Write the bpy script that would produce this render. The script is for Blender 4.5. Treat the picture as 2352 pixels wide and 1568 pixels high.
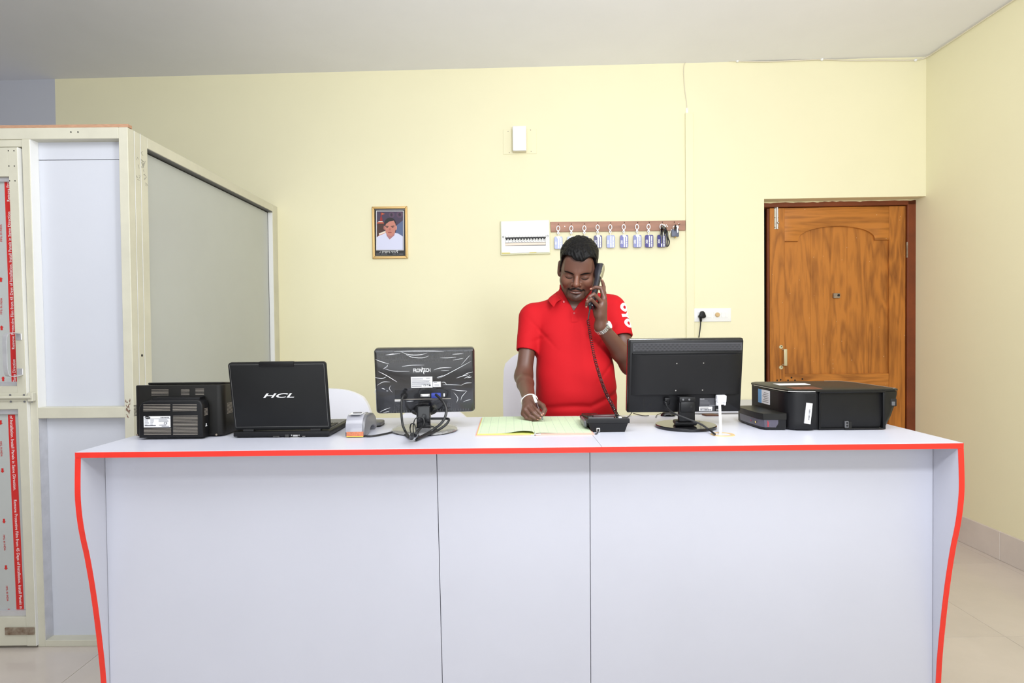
import bpy, bmesh, math, random
import numpy as np
from mathutils import Matrix, Vector
random.seed(7)
for o in list(bpy.data.objects):
    bpy.data.objects.remove(o, do_unlink=True)
SC = bpy.context.scene
COL = SC.collection

# ------------------------------------------------------------------ camera
F_PX, W_PX, H_PX, CAM_H = 1340.0, 2352, 1568, 1.385
def _camera_axes():
    d = Vector(((1172 - 1176) / F_PX, (760 - 784) / F_PX, 1)).normalized()   # world +Y seen in the camera (x right, y down, z ahead)
    ex = Vector((1, -0.0100, 0)); ex = (ex - d * ex.dot(d)).normalized()      # world +X
    ez = ex.cross(d)                                                          # world +Z (points up: -y)
    if ez.y > 0: ez = -ez
    return ex, d, ez
EX, EY, EZ = _camera_axes()
def w_dir(c):                       # camera (right, down, ahead) -> world
    c = Vector(c); return Vector((c.dot(EX), c.dot(EY), c.dot(EZ)))
cam_d = bpy.data.cameras.new('camera'); cam = bpy.data.objects.new('camera', cam_d); COL.objects.link(cam)
cam_d.sensor_width = 36; cam_d.lens = 36 * F_PX / W_PX; cam_d.clip_start = 0.05
right, up, back = w_dir((1, 0, 0)), w_dir((0, -1, 0)), w_dir((0, 0, -1))
cam.matrix_world = Matrix(((right.x, up.x, back.x, 0), (right.y, up.y, back.y, 0), (right.z, up.z, back.z, CAM_H), (0, 0, 0, 1)))
SC.camera = cam

# ------------------------------------------------------------------ world, lamps, exposure
wd = bpy.data.worlds.new('world'); SC.world = wd; wd.use_nodes = True
wd.node_tree.nodes['Background'].inputs[0].default_value = (0.93, 0.96, 1.0, 1)
wd.node_tree.nodes['Background'].inputs[1].default_value = 0.55
def area(name, loc, target, sx, sy, power, col=(1, 1, 1)):
    l = bpy.data.lights.new(name, 'AREA'); l.shape = 'RECTANGLE'; l.size = sx; l.size_y = sy; l.energy = power; l.color = col
    o = bpy.data.objects.new(name, l); COL.objects.link(o); o.location = loc
    o.rotation_euler = (Vector(target) - Vector(loc)).to_track_quat('-Z', 'Y').to_euler()
    return o
area('ceiling_bounce_fill', (0.0, 1.0, 3.18), (0.1, 2.4, 0.6), 5.4, 2.0, 112, (0.95, 0.975, 1.0))  # unseen area light added to stand for flash bounced off the ceiling
area('rear_fill_light', (-0.3, -2.7, 1.7), (-0.2, 3.0, 1.4), 4.6, 2.6, 84, (0.91, 0.955, 1.0))  # unseen fill added behind the camera to lift the front faces
area('flash_on_ceiling', (0.7, 0.6, 2.0), (0.6, 2.6, 3.25), 0.5, 0.5, 54, (0.93, 0.96, 1.0))
vs = SC.view_settings
vs.view_transform = 'Standard'; vs.look = 'None'; vs.gamma = 1; vs.use_curve_mapping = False; vs.exposure = -0.12

# ------------------------------------------------------------------ helpers
def lin(c):
    c = c / 255.0
    return c / 12.92 if c <= 0.04045 else ((c + 0.055) / 1.055) ** 2.4
def rgb(c): return (lin(c[0]), lin(c[1]), lin(c[2]), 1)
def ray(px, py): return w_dir(((px - W_PX / 2) / F_PX, (py - H_PX / 2) / F_PX, 1))
CAMO = Vector((0, 0, CAM_H))
def pY(px, py, y): d = ray(px, py); return CAMO + d * (y / d.y)
def pZ(px, py, z): d = ray(px, py); return CAMO + d * ((z - CAM_H) / d.z)
def pX(px, py, x): d = ray(px, py); return CAMO + d * (x / d.x)
WALL_A = -0.0368                    # the back wall runs slightly away to the left
WN = Vector((math.sin(-WALL_A), math.cos(WALL_A), 0)).normalized()
WU = Vector((WN.y, -WN.x, 0))
W0 = Vector((0, 4.166, 0))
def pW(px, py, off=0.0):            # pixel -> point on the back wall, `off` metres in front of it
    d = ray(px, py); p0 = W0 - WN * off
    return CAMO + d * ((p0 - CAMO).dot(WN) / d.dot(WN))

class MB:
    def __init__(s): s.bm = bmesh.new()
    def _take(s, tmp, M=None, mi=0):
        if M is not None: bmesh.ops.transform(tmp, matrix=M, verts=tmp.verts)
        vm = [s.bm.verts.new(v.co) for v in tmp.verts]
        tmp.verts.index_update()
        for f in tmp.faces:
            try:
                nf = s.bm.faces.new([vm[v.index] for v in f.verts]); nf.material_index = mi if mi else f.material_index
            except ValueError: pass
        tmp.free()
    def raw(s, V, Fs, mi=0):
        vs_ = [s.bm.verts.new(v) for v in V]
        for f in Fs:
            try: s.bm.faces.new([vs_[i] for i in f]).material_index = mi
            except ValueError: pass
        return s
    def box(s, x0, x1, y0, y1, z0, z1, bev=0.0, seg=2, M=None, mi=0):
        t = bmesh.new(); bmesh.ops.create_cube(t, size=1)
        bmesh.ops.transform(t, matrix=Matrix.Translation(((x0 + x1) / 2, (y0 + y1) / 2, (z0 + z1) / 2)) @ Matrix.Diagonal((abs(x1 - x0), abs(y1 - y0), abs(z1 - z0), 1)), verts=t.verts)
        if bev: bmesh.ops.bevel(t, geom=t.edges[:], offset=bev, segments=seg, affect='EDGES', profile=0.5, clamp_overlap=True)
        s._take(t, M, mi); return s
    def prism(s, out, t0, t1, f, bev=0.0, seg=2, mi=0):   # outline (a,b) swept from t0 to t1; f(a,b,t) -> point
        t = bmesh.new()
        A = [t.verts.new(f(a, b, t0)) for a, b in out]; B = [t.verts.new(f(a, b, t1)) for a, b in out]
        n = len(out)
        fa = t.faces.new(A); fb = t.faces.new(B[::-1])
        for i in range(n): t.faces.new((A[(i + 1) % n], A[i], B[i], B[(i + 1) % n]))
        bmesh.ops.recalc_face_normals(t, faces=t.faces)
        if bev: bmesh.ops.bevel(t, geom=list(fa.edges) + list(fb.edges), offset=bev, segments=seg, affect='EDGES', profile=0.5, clamp_overlap=True)
        s._take(t, None, mi); return s
    def cyl(s, p0, p1, r0, r1=None, n=24, mi=0):
        r1 = r0 if r1 is None else r1
        p0, p1 = Vector(p0), Vector(p1)
        q = (p1 - p0).to_track_quat('Z', 'Y').to_matrix()
        ring = lambda p, r: [p + q @ Vector((r * math.cos(2 * math.pi * i / n), r * math.sin(2 * math.pi * i / n), 0)) for i in range(n)]
        V = ring(p0, r0) + ring(p1, r1)
        Fs = [(i, (i + 1) % n, n + (i + 1) % n, n + i) for i in range(n)] + [tuple(range(n))[::-1], tuple(range(n, 2 * n))]
        return s.raw(V, Fs, mi)
    def lathe(s, prof, n=32, M=None, mi=0):               # profile [(r,z)]
        M = M or Matrix(); V = []; Fs = []
        for r, z in prof:
            for i in range(n):
                a = 2 * math.pi * i / n; V.append(M @ Vector((r * math.cos(a), r * math.sin(a), z)))
        for k in range(len(prof) - 1):
            for i in range(n):
                j = (i + 1) % n; Fs.append((k * n + i, k * n + j, (k + 1) * n + j, (k + 1) * n + i))
        Fs += [tuple(range(n))[::-1], tuple(range((len(prof) - 1) * n, len(prof) * n))]
        return s.raw(V, Fs, mi)
    def tube(s, pts, r, n=8, closed=False, flat=None, mi=0):
        P = [Vector(p) for p in pts]; m = len(P); R = r if isinstance(r, (list, tuple)) else [r] * m
        T = [((P[(i + 1) % m] if closed or i < m - 1 else P[i]) - (P[i - 1] if closed or i > 0 else P[i])).normalized() for i in range(m)]
        u = T[0].orthogonal().normalized(); V = []; Fs = []
        for i in range(m):
            u = (u - T[i] * u.dot(T[i])); u = u.normalized() if u.length > 1e-6 else T[i].orthogonal().normalized(); w = T[i].cross(u)
            for k in range(n):
                a = 2 * math.pi * k / n; V.append(P[i] + (u * math.cos(a) + w * math.sin(a)) * R[i])
        for i in range(m if closed else m - 1):
            b = (i + 1) % m
            for k in range(n):
                j = (k + 1) % n; Fs.append((i * n + k, i * n + j, b * n + j, b * n + k))
        if not closed: Fs += [tuple(range(n))[::-1], tuple(range((m - 1) * n, m * n))]
        return s.raw(V, Fs, mi)
    def sph(s, c, r, M=None, u=20, v=12, mi=0):
        rx, ry, rz = (r, r, r) if not isinstance(r, (tuple, list)) else r
        t = bmesh.new(); bmesh.ops.create_uvsphere(t, u_segments=u, v_segments=v, radius=1)
        X = Matrix.Translation(c) @ (M or Matrix()) @ Matrix.Diagonal((rx, ry, rz, 1))
        s._take(t, X, mi); return s
    def mesh(s, me, M=None, mi=0):
        t = bmesh.new(); t.from_mesh(me); s._take(t, M, mi); return s
    def build(s, name, mats, parent=None, ang=35, weld=0):
        if weld: bmesh.ops.remove_doubles(s.bm, verts=s.bm.verts, dist=weld)
        bmesh.ops.recalc_face_normals(s.bm, faces=s.bm.faces)
        me = bpy.data.meshes.new(name); s.bm.to_mesh(me); s.bm.free()
        return link_mesh(name, me, mats, parent, ang)
def link_mesh(name, me, mats, parent=None, ang=35):
    for p in me.polygons: p.use_smooth = True
    if ang: me.set_sharp_from_angle(angle=math.radians(ang))
    for m in (mats if isinstance(mats, (list, tuple)) else [mats]): me.materials.append(m)
    o = bpy.data.objects.new(name, me); COL.objects.link(o)
    if parent is not None: o.parent = parent
    return o
def tag(o, label=None, cat=None, group=None, kind=None):
    if label: o['label'] = label
    if cat: o['category'] = cat
    if group: o['group'] = group
    if kind: o['kind'] = kind
    return o
def thing(name, label, cat, loc=(0, 0, 0), rz=0.0, group=None, kind=None):
    o = bpy.data.objects.new(name, None); COL.objects.link(o); o.empty_display_size = 0.05
    o.location = loc; o.rotation_euler = (0, 0, rz)
    return tag(o, label, cat, group, kind)
def copy_tree(o, parent=None):
    c = o.copy(); COL.objects.link(c)
    if parent is not None: c.parent = parent
    for ch in list(o.children): copy_tree(ch, c)
    return c
def part_world(mb, name, m, root, ang=35):                # geometry given in world space, parented under an unrotated root
    bmesh.ops.transform(mb.bm, matrix=Matrix.Translation(-root.location), verts=mb.bm.verts)
    return mb.build(name, m, root, ang)
def text_mesh(body, size, extrude=0.0005, align='CENTER', shear=0, offset=0.0, space=1.0, res=2):
    c = bpy.data.curves.new('t', 'FONT'); c.body = body; c.size = size; c.extrude = extrude; c.align_x = align; c.align_y = 'CENTER'
    c.shear = shear; c.offset = offset; c.space_character = space; c.resolution_u = res
    o = bpy.data.objects.new('t', c); COL.objects.link(o); bpy.context.view_layer.update()
    me = bpy.data.meshes.new_from_object(o.evaluated_get(bpy.context.evaluated_depsgraph_get()))
    bpy.data.objects.remove(o); bpy.data.curves.remove(c)
    return me
FRONT = Matrix(((1, 0, 0, 0), (0, 0, -1, 0), (0, 1, 0, 0), (0, 0, 0, 1)))   # text plane facing -Y (towards the camera)
def at(x, y, z): return Matrix.Translation((x, y, z))
def rrect(w, h, r, n=5, cx=0, cy=0):
    out = []
    for sx, sy, a0 in ((1, 1, 0), (-1, 1, 90), (-1, -1, 180), (1, -1, 270)):
        for i in range(n + 1):
            a = math.radians(a0 + 90 * i / n); out.append((cx + sx * (w / 2 - r) + r * math.cos(a), cy + sy * (h / 2 - r) + r * math.sin(a)))
    return out
XZ = lambda a, b, t: Vector((a, t, b))
XY = lambda a, b, t: Vector((a, b, t))
YZ = lambda a, b, t: Vector((t, a, b))
def spline(pts, n=12):                                     # Catmull-Rom through points
    P = [Vector(p) for p in pts]; P = [P[0] * 2 - P[1]] + P + [P[-1] * 2 - P[-2]]; out = []
    for i in range(1, len(P) - 2):
        for k in range(n):
            t = k / n; a, b, c, d = P[i - 1:i + 3]
            out.append(0.5 * ((2 * b) + (c - a) * t + (2 * a - 5 * b + 4 * c - d) * t * t + (3 * b - a - 3 * c + d) * t ** 3))
    return out + [P[-2]]

# ------------------------------------------------------------------ materials
def mat(name, c, rough=0.5, metal=0.0, var=None, bump=None, spec=0.5, coat=0.0, c2=None, coord='Object', stretch=(1, 1, 1), emit=None):
    m = bpy.data.materials.new(name); m.use_nodes = True; nt = m.node_tree; b = nt.nodes['Principled BSDF']
    b.inputs['Base Color'].default_value = rgb(c); b.inputs['Roughness'].default_value = rough; b.inputs['Metallic'].default_value = metal
    b.inputs['Specular IOR Level'].default_value = spec; b.inputs['Coat Weight'].default_value = coat
    if var or bump:
        tc = nt.nodes.new('ShaderNodeTexCoord'); mp = nt.nodes.new('ShaderNodeMapping'); mp.inputs['Scale'].default_value = stretch
        nt.links.new(tc.outputs[coord], mp.inputs['Vector'])
    if var:
        n = nt.nodes.new('ShaderNodeTexNoise'); n.inputs['Scale'].default_value = var[0]; n.inputs['Detail'].default_value = 6; n.inputs['Roughness'].default_value = 0.6
        nt.links.new(mp.outputs[0], n.inputs['Vector'])
        mx = nt.nodes.new('ShaderNodeMix'); mx.data_type = 'RGBA'
        cc = c2 or tuple(max(0, v * (1 - var[1])) for v in c)
        mx.inputs[6].default_value = rgb(c); mx.inputs[7].default_value = rgb(cc)
        rp = nt.nodes.new('ShaderNodeMapRange'); rp.inputs[1].default_value = 0.35; rp.inputs[2].default_value = 0.7
        nt.links.new(n.outputs['Fac'], rp.inputs[0]); nt.links.new(rp.outputs[0], mx.inputs[0]); nt.links.new(mx.outputs[2], b.inputs['Base Color'])
    if bump:
        n2 = nt.nodes.new('ShaderNodeTexNoise'); n2.inputs['Scale'].default_value = bump[0]; n2.inputs['Detail'].default_value = 4
        nt.links.new(mp.outputs[0], n2.inputs['Vector'])
        bp = nt.nodes.new('ShaderNodeBump'); bp.inputs['Strength'].default_value = bump[1]; bp.inputs['Distance'].default_value = 0.002
        nt.links.new(n2.outputs['Fac'], bp.inputs['Height']); nt.links.new(bp.outputs[0], b.inputs['Normal'])
    return m
M = {}
M['wall'] = mat('yellow_wall_paint', (242, 236, 201), 0.75, var=(0.8, 0.02), bump=(9, 0.10))
M['wallwhite'] = mat('white_wall_paint', (196, 198, 206), 0.8, bump=(9, 0.15))
M['ceil'] = mat('ceiling_paint', (243, 243, 248), 0.85, var=(0.7, 0.03), bump=(14, 0.1))
M['tile'] = mat('polished_floor_tile', (214, 204, 194), 0.14, var=(2.2, 0.05), spec=0.6)
M['grout'] = mat('tile_joint', (176, 158, 140), 0.8)
M['skirt'] = mat('skirting_stone', (224, 214, 205), 0.35, var=(3, 0.06))
M['lam'] = mat('white_laminate', (205, 207, 219), 0.38, var=(1.7, 0.02), spec=0.4)
M['laminner'] = mat('laminate_core', (60, 58, 56), 0.8)
M['red'] = mat('red_edge_band', (243, 52, 38), 0.4, var=(14, 0.06))
M['alu'] = mat('cream_powder_coat', (212, 209, 190), 0.45, var=(5, 0.05), bump=(160, 0.03))
M['aluw'] = mat('bare_aluminium', (225, 225, 228), 0.35, 0.6, var=(18, 0.06))
M['board'] = mat('white_panel_board', (208, 211, 220), 0.45, var=(1.3, 0.02))
M['boardg'] = mat('grey_film_shaded_board', (188, 191, 188), 0.3, var=(1.2, 0.03))  # film grey on the door; on the side wall, shade put into colour
M['ply'] = mat('plywood_edge', (206, 160, 128), 0.8, var=(40, 0.25), stretch=(1, 1, 30))
M['filmred'] = mat('red_film_print', (204, 40, 38), 0.4)
M['white'] = mat('white_print', (245, 245, 245), 0.5)
M['steel'] = mat('steel', (205, 203, 198), 0.28, 0.9)
M['rust'] = mat('stained_metal', (170, 158, 140), 0.5, 0.4, var=(28, 0.5), c2=(112, 84, 62))
M['dark'] = mat('dark_gap', (16, 15, 14), 0.8)
M['blk'] = mat('black_plastic', (15, 15, 17), 0.45, bump=(500, 0.05), spec=.32)
M['blkw'] = mat('warm_black_plastic', (20, 19, 16), 0.45, bump=(500, 0.06), spec=.35)
M['blkg'] = mat('gloss_black_plastic', (14, 14, 16), 0.16, coat=0.2)
M['blkm'] = mat('scuffed_black_lid', (16, 17, 18), 0.5, var=(7, 0.15), spec=.32)
M['grey'] = mat('grey_plastic', (96, 96, 98), 0.45)
M['slit'] = mat('vent_light_grey', (150, 142, 132), 0.5)  # on the vents, pale tone puts the lit slit insides into colour
M['silver'] = mat('silver_plastic', (122, 122, 126), 0.35, 0.35)
M['cord'] = mat('black_cable', (24, 24, 25), 0.45)
M['wcord'] = mat('white_cable', (236, 236, 240), 0.4)
M['label'] = mat('white_label', (232, 232, 234), 0.5)
M['print'] = mat('grey_print', (92, 92, 98), 0.6)
M['printd'] = mat('dark_print', (26, 26, 30), 0.6)
M['blue'] = mat('blue_connector', (52, 66, 150), 0.4)
M['cream'] = mat('cream_plastic', (212, 180, 130), 0.4)
M['wplas'] = mat('white_plastic', (242, 242, 240), 0.4)
M['cloth'] = mat('white_chair_cover', (240, 240, 247), 0.85, bump=(60, 0.15))
# ================================================================== the room
XL, XR, YF, ZC = -5.2, 2.895, -3.2, 3.25
def struct(mb, name, m, parent=None, ang=35):
    o = mb.build(name, m, parent, ang)
    if parent is None: o['kind'] = 'structure'
    return o
def wallY(x): return 4.166 - 0.0368 * x
struct(MB().box(XL - .2, XR + .2, YF - .2, 4.75, -0.12, -0.004), 'floor', M['grout'])
fl = bpy.data.objects['floor']
# floor tiles, 0.8 m, each a piece of its own
tile_me = None
for i in range(-9, 2):
    for j in range(-8, 4):
        x0, y0 = 2.196 + i * 0.8, 2.574 + (j - 1) * 0.8
        x1, y1 = x0 + 0.8, y0 + 0.8
        if x0 < XL or x0 > XR or y0 < YF or y0 > 4.3: continue
        w = min(x1, XR - 0.055) - x0
        if w < 0.02: continue
        if abs(w - 0.8) < 1e-6:
            if tile_me is None:
                o = MB().box(0.0009, 0.7991, 0.0009, 0.7991, -0.004, 0.0, 0.0006, 1).build('tile', M['tile'], fl); tile_me = o.data
            else:
                o = bpy.data.objects.new('tile', tile_me); COL.objects.link(o); o.parent = fl
        else:
            o = MB().box(0.0009, w - 0.0009, 0.0009, 0.7991, -0.004, 0.0, 0.0006, 1).build('tile', M['tile'], fl)
        o.location = (x0, y0, 0)
for j in range(-8, 4):                                       # narrow border strip along the right wall
    y0 = 2.574 + (j - 1) * 0.8
    if y0 < YF or y0 > 4.3: continue
    o = MB().box(XR - .054, XR - .0005, y0 + .0009, y0 + .7991, -.004, 0, .0006, 1).build('border_tile', M['tile'], fl)
struct(MB().box(XL - .2, XR + .2, YF - .2, 4.8, ZC, ZC + .15), 'ceiling', M['ceil'])
# right wall, one plane
struct(MB().box(XR, XR + .18, YF, 4.75, -.1, ZC + .02), 'wall_right', M['wall'])
struct(MB().box(XL - .18, XL, YF, 4.75, -.1, ZC + .02), 'wall_left', M['wallwhite'])
# shop front behind the photographer: piers and a lintel around a wide opening
struct(MB().box(XL, -3.2, YF - .18, YF, 0, ZC).box(2.3, XR, YF - .18, YF, 0, ZC).box(-3.2, 2.3, YF - .18, YF, 2.75, ZC), 'wall_front', M['wallwhite'])
# back wall with the door recess cut out (x 1.768..right wall, z 0..2.294)
def bwall(x0, x1, z0, z1, mb, t=0.2, off=0.0):
    V = [(x, wallY(x) + o, z) for o in (off, off + t) for z in (z0, z1) for x in (x0, x1)]
    mb.raw(V, [(0, 1, 3, 2), (4, 6, 7, 5), (0, 4, 5, 1), (2, 3, 7, 6), (0, 2, 6, 4), (1, 5, 7, 3)]); return mb
RX0, RZ = pW(1755, 520).x, 2.292
mb = bwall(-3.295, RX0, -.1, ZC + .02, MB(), 0.5); bwall(RX0, XR + .1, RZ, ZC + .02, mb, 0.5)
struct(mb, 'wall_back', M['wall'])
# white painted stretch further left, its edge slightly wavy
struct(bwall(XL - .1, -3.295, -.1, ZC + .02, MB(), 0.5), 'wall_left_rear', M['wallwhite'])
# skirting of stone pieces on the right wall
sk = thing('baseboard_right', None, None, kind='structure')
for k, (y0, y1) in enumerate(((-3.1, -2.1), (-2.1, -1.1), (-1.1, -.1), (-.1, .9), (.9, 1.9), (1.9, 3.42), (3.42, 4.06))):
    MB().box(XR - .012, XR, y0 + .001, y1 - .001, 0, .17, .002, 1).build('skirting_piece', M['skirt'], sk)
sk2 = thing('baseboard_back', None, None, kind='structure')
for x0, x1 in ((-1.64, -.7), (-.7, .3), (.3, 1.1), (1.1, 1.76)):
    bwall(x0 + .001, x1 - .001, 0, .15, MB(), .02, -.012).build('skirting_piece', M['skirt'], sk2)

# ------------------------------------------------------------------ the wooden door in its recess
def wood(name, c, c2, sc, axis, dist=2.5, rough=.38):
    m = bpy.data.materials.new(name); m.use_nodes = True; nt = m.node_tree; b = nt.nodes['Principled BSDF']
    tc = nt.nodes.new('ShaderNodeTexCoord'); mp = nt.nodes.new('ShaderNodeMapping'); nt.links.new(tc.outputs['Object'], mp.inputs[0])
    mp.inputs['Scale'].default_value = {'z': (1, 1, .13), 'x': (.13, 1, 1)}[axis]
    n = nt.nodes.new('ShaderNodeTexNoise'); n.inputs['Scale'].default_value = sc; n.inputs['Detail'].default_value = 3; n.inputs['Distortion'].default_value = .6
    nt.links.new(mp.outputs[0], n.inputs['Vector'])
    wv = nt.nodes.new('ShaderNodeMath'); wv.operation = 'MULTIPLY'; wv.inputs[1].default_value = 13
    fr = nt.nodes.new('ShaderNodeMath'); fr.operation = 'PINGPONG'; fr.inputs[1].default_value = 1
    nt.links.new(n.outputs['Fac'], wv.inputs[0]); nt.links.new(wv.outputs[0], fr.inputs[0])
    n2 = nt.nodes.new('ShaderNodeTexNoise'); n2.inputs['Scale'].default_value = sc * 8; n2.inputs['Detail'].default_value = 4
    nt.links.new(mp.outputs[0], n2.inputs['Vector'])
    n3 = nt.nodes.new('ShaderNodeTexNoise'); n3.inputs['Scale'].default_value = 3.3; n3.inputs['Detail'].default_value = 2; nt.links.new(tc.outputs['Object'], n3.inputs['Vector'])
    ad = nt.nodes.new('ShaderNodeMath'); ad.operation = 'MULTIPLY_ADD'; ad.inputs[1].default_value = .8
    nt.links.new(n2.outputs['Fac'], ad.inputs[0]); 
    s2 = nt.nodes.new('ShaderNodeMath'); s2.operation = 'MULTIPLY_ADD'; s2.inputs[1].default_value = .50; s2.inputs[2].default_value = -.17
    nt.links.new(fr.outputs[0], s2.inputs[0]); nt.links.new(s2.outputs[0], ad.inputs[2])
    a3 = nt.nodes.new('ShaderNodeMath'); a3.operation = 'MULTIPLY_ADD'; a3.inputs[1].default_value = .7; a3.inputs[2].default_value = -.27
    nt.links.new(n3.outputs['Fac'], a3.inputs[0])
    a4 = nt.nodes.new('ShaderNodeMath'); a4.operation = 'ADD'; nt.links.new(a3.outputs[0], a4.inputs[0]); nt.links.new(ad.outputs[0], a4.inputs[1])
    rp = nt.nodes.new('ShaderNodeValToRGB'); e = rp.color_ramp.elements
    e[0].position = .34; e[0].color = rgb(c); e[1].position = 1.0; e[1].color = rgb(c2)
    nt.links.new(a4.outputs[0], rp.inputs[0])
    # small pale paint specks
    vo = nt.nodes.new('ShaderNodeTexVoronoi'); vo.inputs['Scale'].default_value = 30; nt.links.new(tc.outputs['Object'], vo.inputs['Vector'])
    lt = nt.nodes.new('ShaderNodeMath'); lt.operation = 'LESS_THAN'; lt.inputs[1].default_value = .062; nt.links.new(vo.outputs['Distance'], lt.inputs[0])
    sc_ = nt.nodes.new('ShaderNodeSeparateColor'); nt.links.new(vo.outputs['Color'], sc_.inputs[0])
    gt = nt.nodes.new('ShaderNodeMath'); gt.operation = 'GREATER_THAN'; gt.inputs[1].default_value = .72; nt.links.new(sc_.outputs[0], gt.inputs[0])
    ml = nt.nodes.new('ShaderNodeMath'); ml.operation = 'MULTIPLY'; nt.links.new(gt.outputs[0], ml.inputs[0]); nt.links.new(lt.outputs[0], ml.inputs[1])
    mx = nt.nodes.new('ShaderNodeMix'); mx.data_type = 'RGBA'; mx.inputs[7].default_value = rgb((222, 196, 160))
    nt.links.new(ml.outputs[0], mx.inputs[0]); nt.links.new(rp.outputs[0], mx.inputs[6])
    nt.links.new(mx.outputs[2], b.inputs['Base Color']); b.inputs['Roughness'].default_value = rough; b.inputs['Specular IOR Level'].default_value = .35
    return m
M['woodv'] = wood('teak_upright', (190, 120, 50), (140, 84, 35), 7, 'z')
M['woodh'] = wood('teak_cross', (192, 122, 52), (142, 86, 35), 7, 'x')
M['woodf'] = mat('red_brown_frame', (128, 60, 24), .5, var=(5, .2))
M['plaster'] = mat('plaster_edge', (232, 224, 184), .9, bump=(60, .6))
RB = 0.13                                                    # recess depth
dr = thing('door_1', None, None, loc=(0, 4.166, 0), rz=WALL_A, kind='structure')
def dl(px, py, off):                                         # door-local x,z of a pixel on the plane `off` behind the wall face
    p = pW(px, py, -off) - W0; return p.dot(WU), p.z
x_l = dl(1755, 700, RB)[0] - .02; x_fr = dl(2103, 800, RB)[0]; zt = dl(1920, 464, RB)[1]
# wall behind and around the frame inside the recess
mb = MB(); c = (XR) / math.cos(WALL_A) + .1
mb.box(x_fr - .012, c, RB - .01, RB + .3, -.02, RZ + .05).box(RX0 - .2, c, RB - .01, RB + .3, zt - .01, RZ + .05)
o = mb.build('recess_wall', M['wall']); o.location = dr.location; o.rotation_euler = dr.rotation_euler; o['kind'] = 'structure'; o.name = 'wall_recess'
x_lo, zlt = dl(2078, 480, RB); zleaf = dl(1920, 476, RB)[1]
fb = MB().box(x_lo + .003, x_fr, RB - .03, RB + .08, 0, zt, .004, 1).build('frame_jamb', M['woodf'], dr)
# rough plaster lip along the frame's outer edge
random.seed(4); pts = []
for k in range(60):
    z = 0.02 + k * (zt - .02) / 59; pts.append(Vector((x_fr + random.uniform(-.004, .006), RB - .028, z)))
MB().tube(pts, [random.uniform(.004, .009) for _ in pts], 6).build('plaster_lip', M['plaster'], dr)
MB().box(x_l - .06, x_fr, RB - .03, RB + .08, zleaf + .003, zt, .004, 1).build('frame_head', M['woodf'], dr)
pts = [Vector((x_l + (x_fr - x_l) * k / 40, RB - .026, zt + random.uniform(-.003, .004))) for k in range(41)]
MB().tube(pts, [random.uniform(.003, .007) for _ in pts], 6).build('plaster_lip', M['plaster'], dr)
MB().box(x_l - .08, x_l + .018, RB + .02, RB + .08, 0, zleaf, .003, 1).build('frame_jamb', M['woodf'], dr)
MB().box(x_l - .05, x_fr, RB + .09, RB + .1, 0, zt).build('shadow_gap', M['dark'], dr)
x0 = dl(1767, 700, RB)[0]; x1 = x_lo
xs0, xs1 = dl(1801, 700, RB)[0], dl(2040, 700, RB)[0]
zr, zb = dl(1920, 553, RB)[1], dl(1920, 858, RB)[1]
zarch = dl(1920, 520, RB)[1]
leaf = MB()
MB().box(x0, xs0, RB - .012, RB + .03, .008, zleaf, .002, 1).build('stile', M['woodv'], dr)
MB().box(xs1, x1, RB - .012, RB + .03, .008, zleaf, .002, 1).build('stile', M['woodv'], dr)
MB().box(x0 - .014, x0 + .002, RB + .0, RB + .028, .008, zleaf, .002, 1).build('edge_bead', M['woodf'], dr)
# top rail with its arched lower edge
xa0, xa1 = dl(1832, 553, RB)[0], dl(2008, 553, RB)[0]; xm = (xa0 + xa1) / 2; hw = (xa1 - xa0) / 2
arc = [(xm + hw * math.cos(a), zr + (zarch - zr) * (math.sin(a) ** .85)) for a in [math.pi * k / 24 for k in range(25)]]
MB().prism([(xs0, zleaf), (xs0, zr)] + arc[::-1] + [(xs1, zr), (xs1, zleaf)], RB - .010, RB + .03, XZ, .003, 2).build('top_rail', M['woodh'], dr)
MB().box(xs0, xs1, RB - .010, RB + .03, zb - .15, zb, .002, 1).build('cross_rail', M['woodh'], dr)
MB().box(xs0, xs1, RB - .010, RB + .03, .008, .22, .002, 1).build('cross_rail', M['woodh'], dr)
# raised field: boards glued side by side
k0 = [xs0 - .005, xs0 + .19, xs0 + .33, xs0 + .45, xs0 + .59, xs1 + .005]
for a, b in zip(k0[:-1], k0[1:]):
    MB().box(a + .0004, b - .0004, RB + .006, RB + .028, zb - .01, zleaf - .02, .0005, 1).build('panel_board', M['woodv'], dr)
arc2 = [(xm + (hw + .03) * math.cos(a), zr - .06 + (zarch - zr - .005) * (math.sin(a) ** .85)) for a in [math.pi * k / 24 for k in range(25)]]
MB().box(xs0, xs1, RB + .006, RB + .028, .22, zb - .15, .002, 1).build('lower_panel', M['woodv'], dr)
def dpart(px0, px1, py0, py1, d0, d1, name, m, bev=.0015):
    a, zt_ = dl(px0, py0, RB - .012); b, zb_ = dl(px1, py1, RB - .012)
    return MB().box(a, b, RB - .012 - d1, RB - .012 - d0, zb_, zt_, bev, 1).build(name, m, dr)
# tower bolt, top left
bolt = dpart(1778, 1788, 476, 526, 0, .003, 'tower_bolt', M['steel'])
a, z0 = dl(1784, 475, RB - .012); _, z1 = dl(1784, 526, RB - .012)
MB().cyl((a, RB - .02, z0 + .01), (a, RB - .02, z1), .006, n=12).sph((a + .002, RB - .031, z1 + (z0 - z1) * .26), .008).build('bolt_rod', M['steel'], bolt)
mb = MB()
for q in (.06, .49, .92):
    for s in (-.011, .011): mb.cyl((a + s - .003, RB - .0165, z0 + (z1 - z0) * q), (a + s - .003, RB - .0152, z0 + (z1 - z0) * q), .0035, n=8)
mb.build('screw', M['dark'], bolt)['kind'] = 'stuff'
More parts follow.
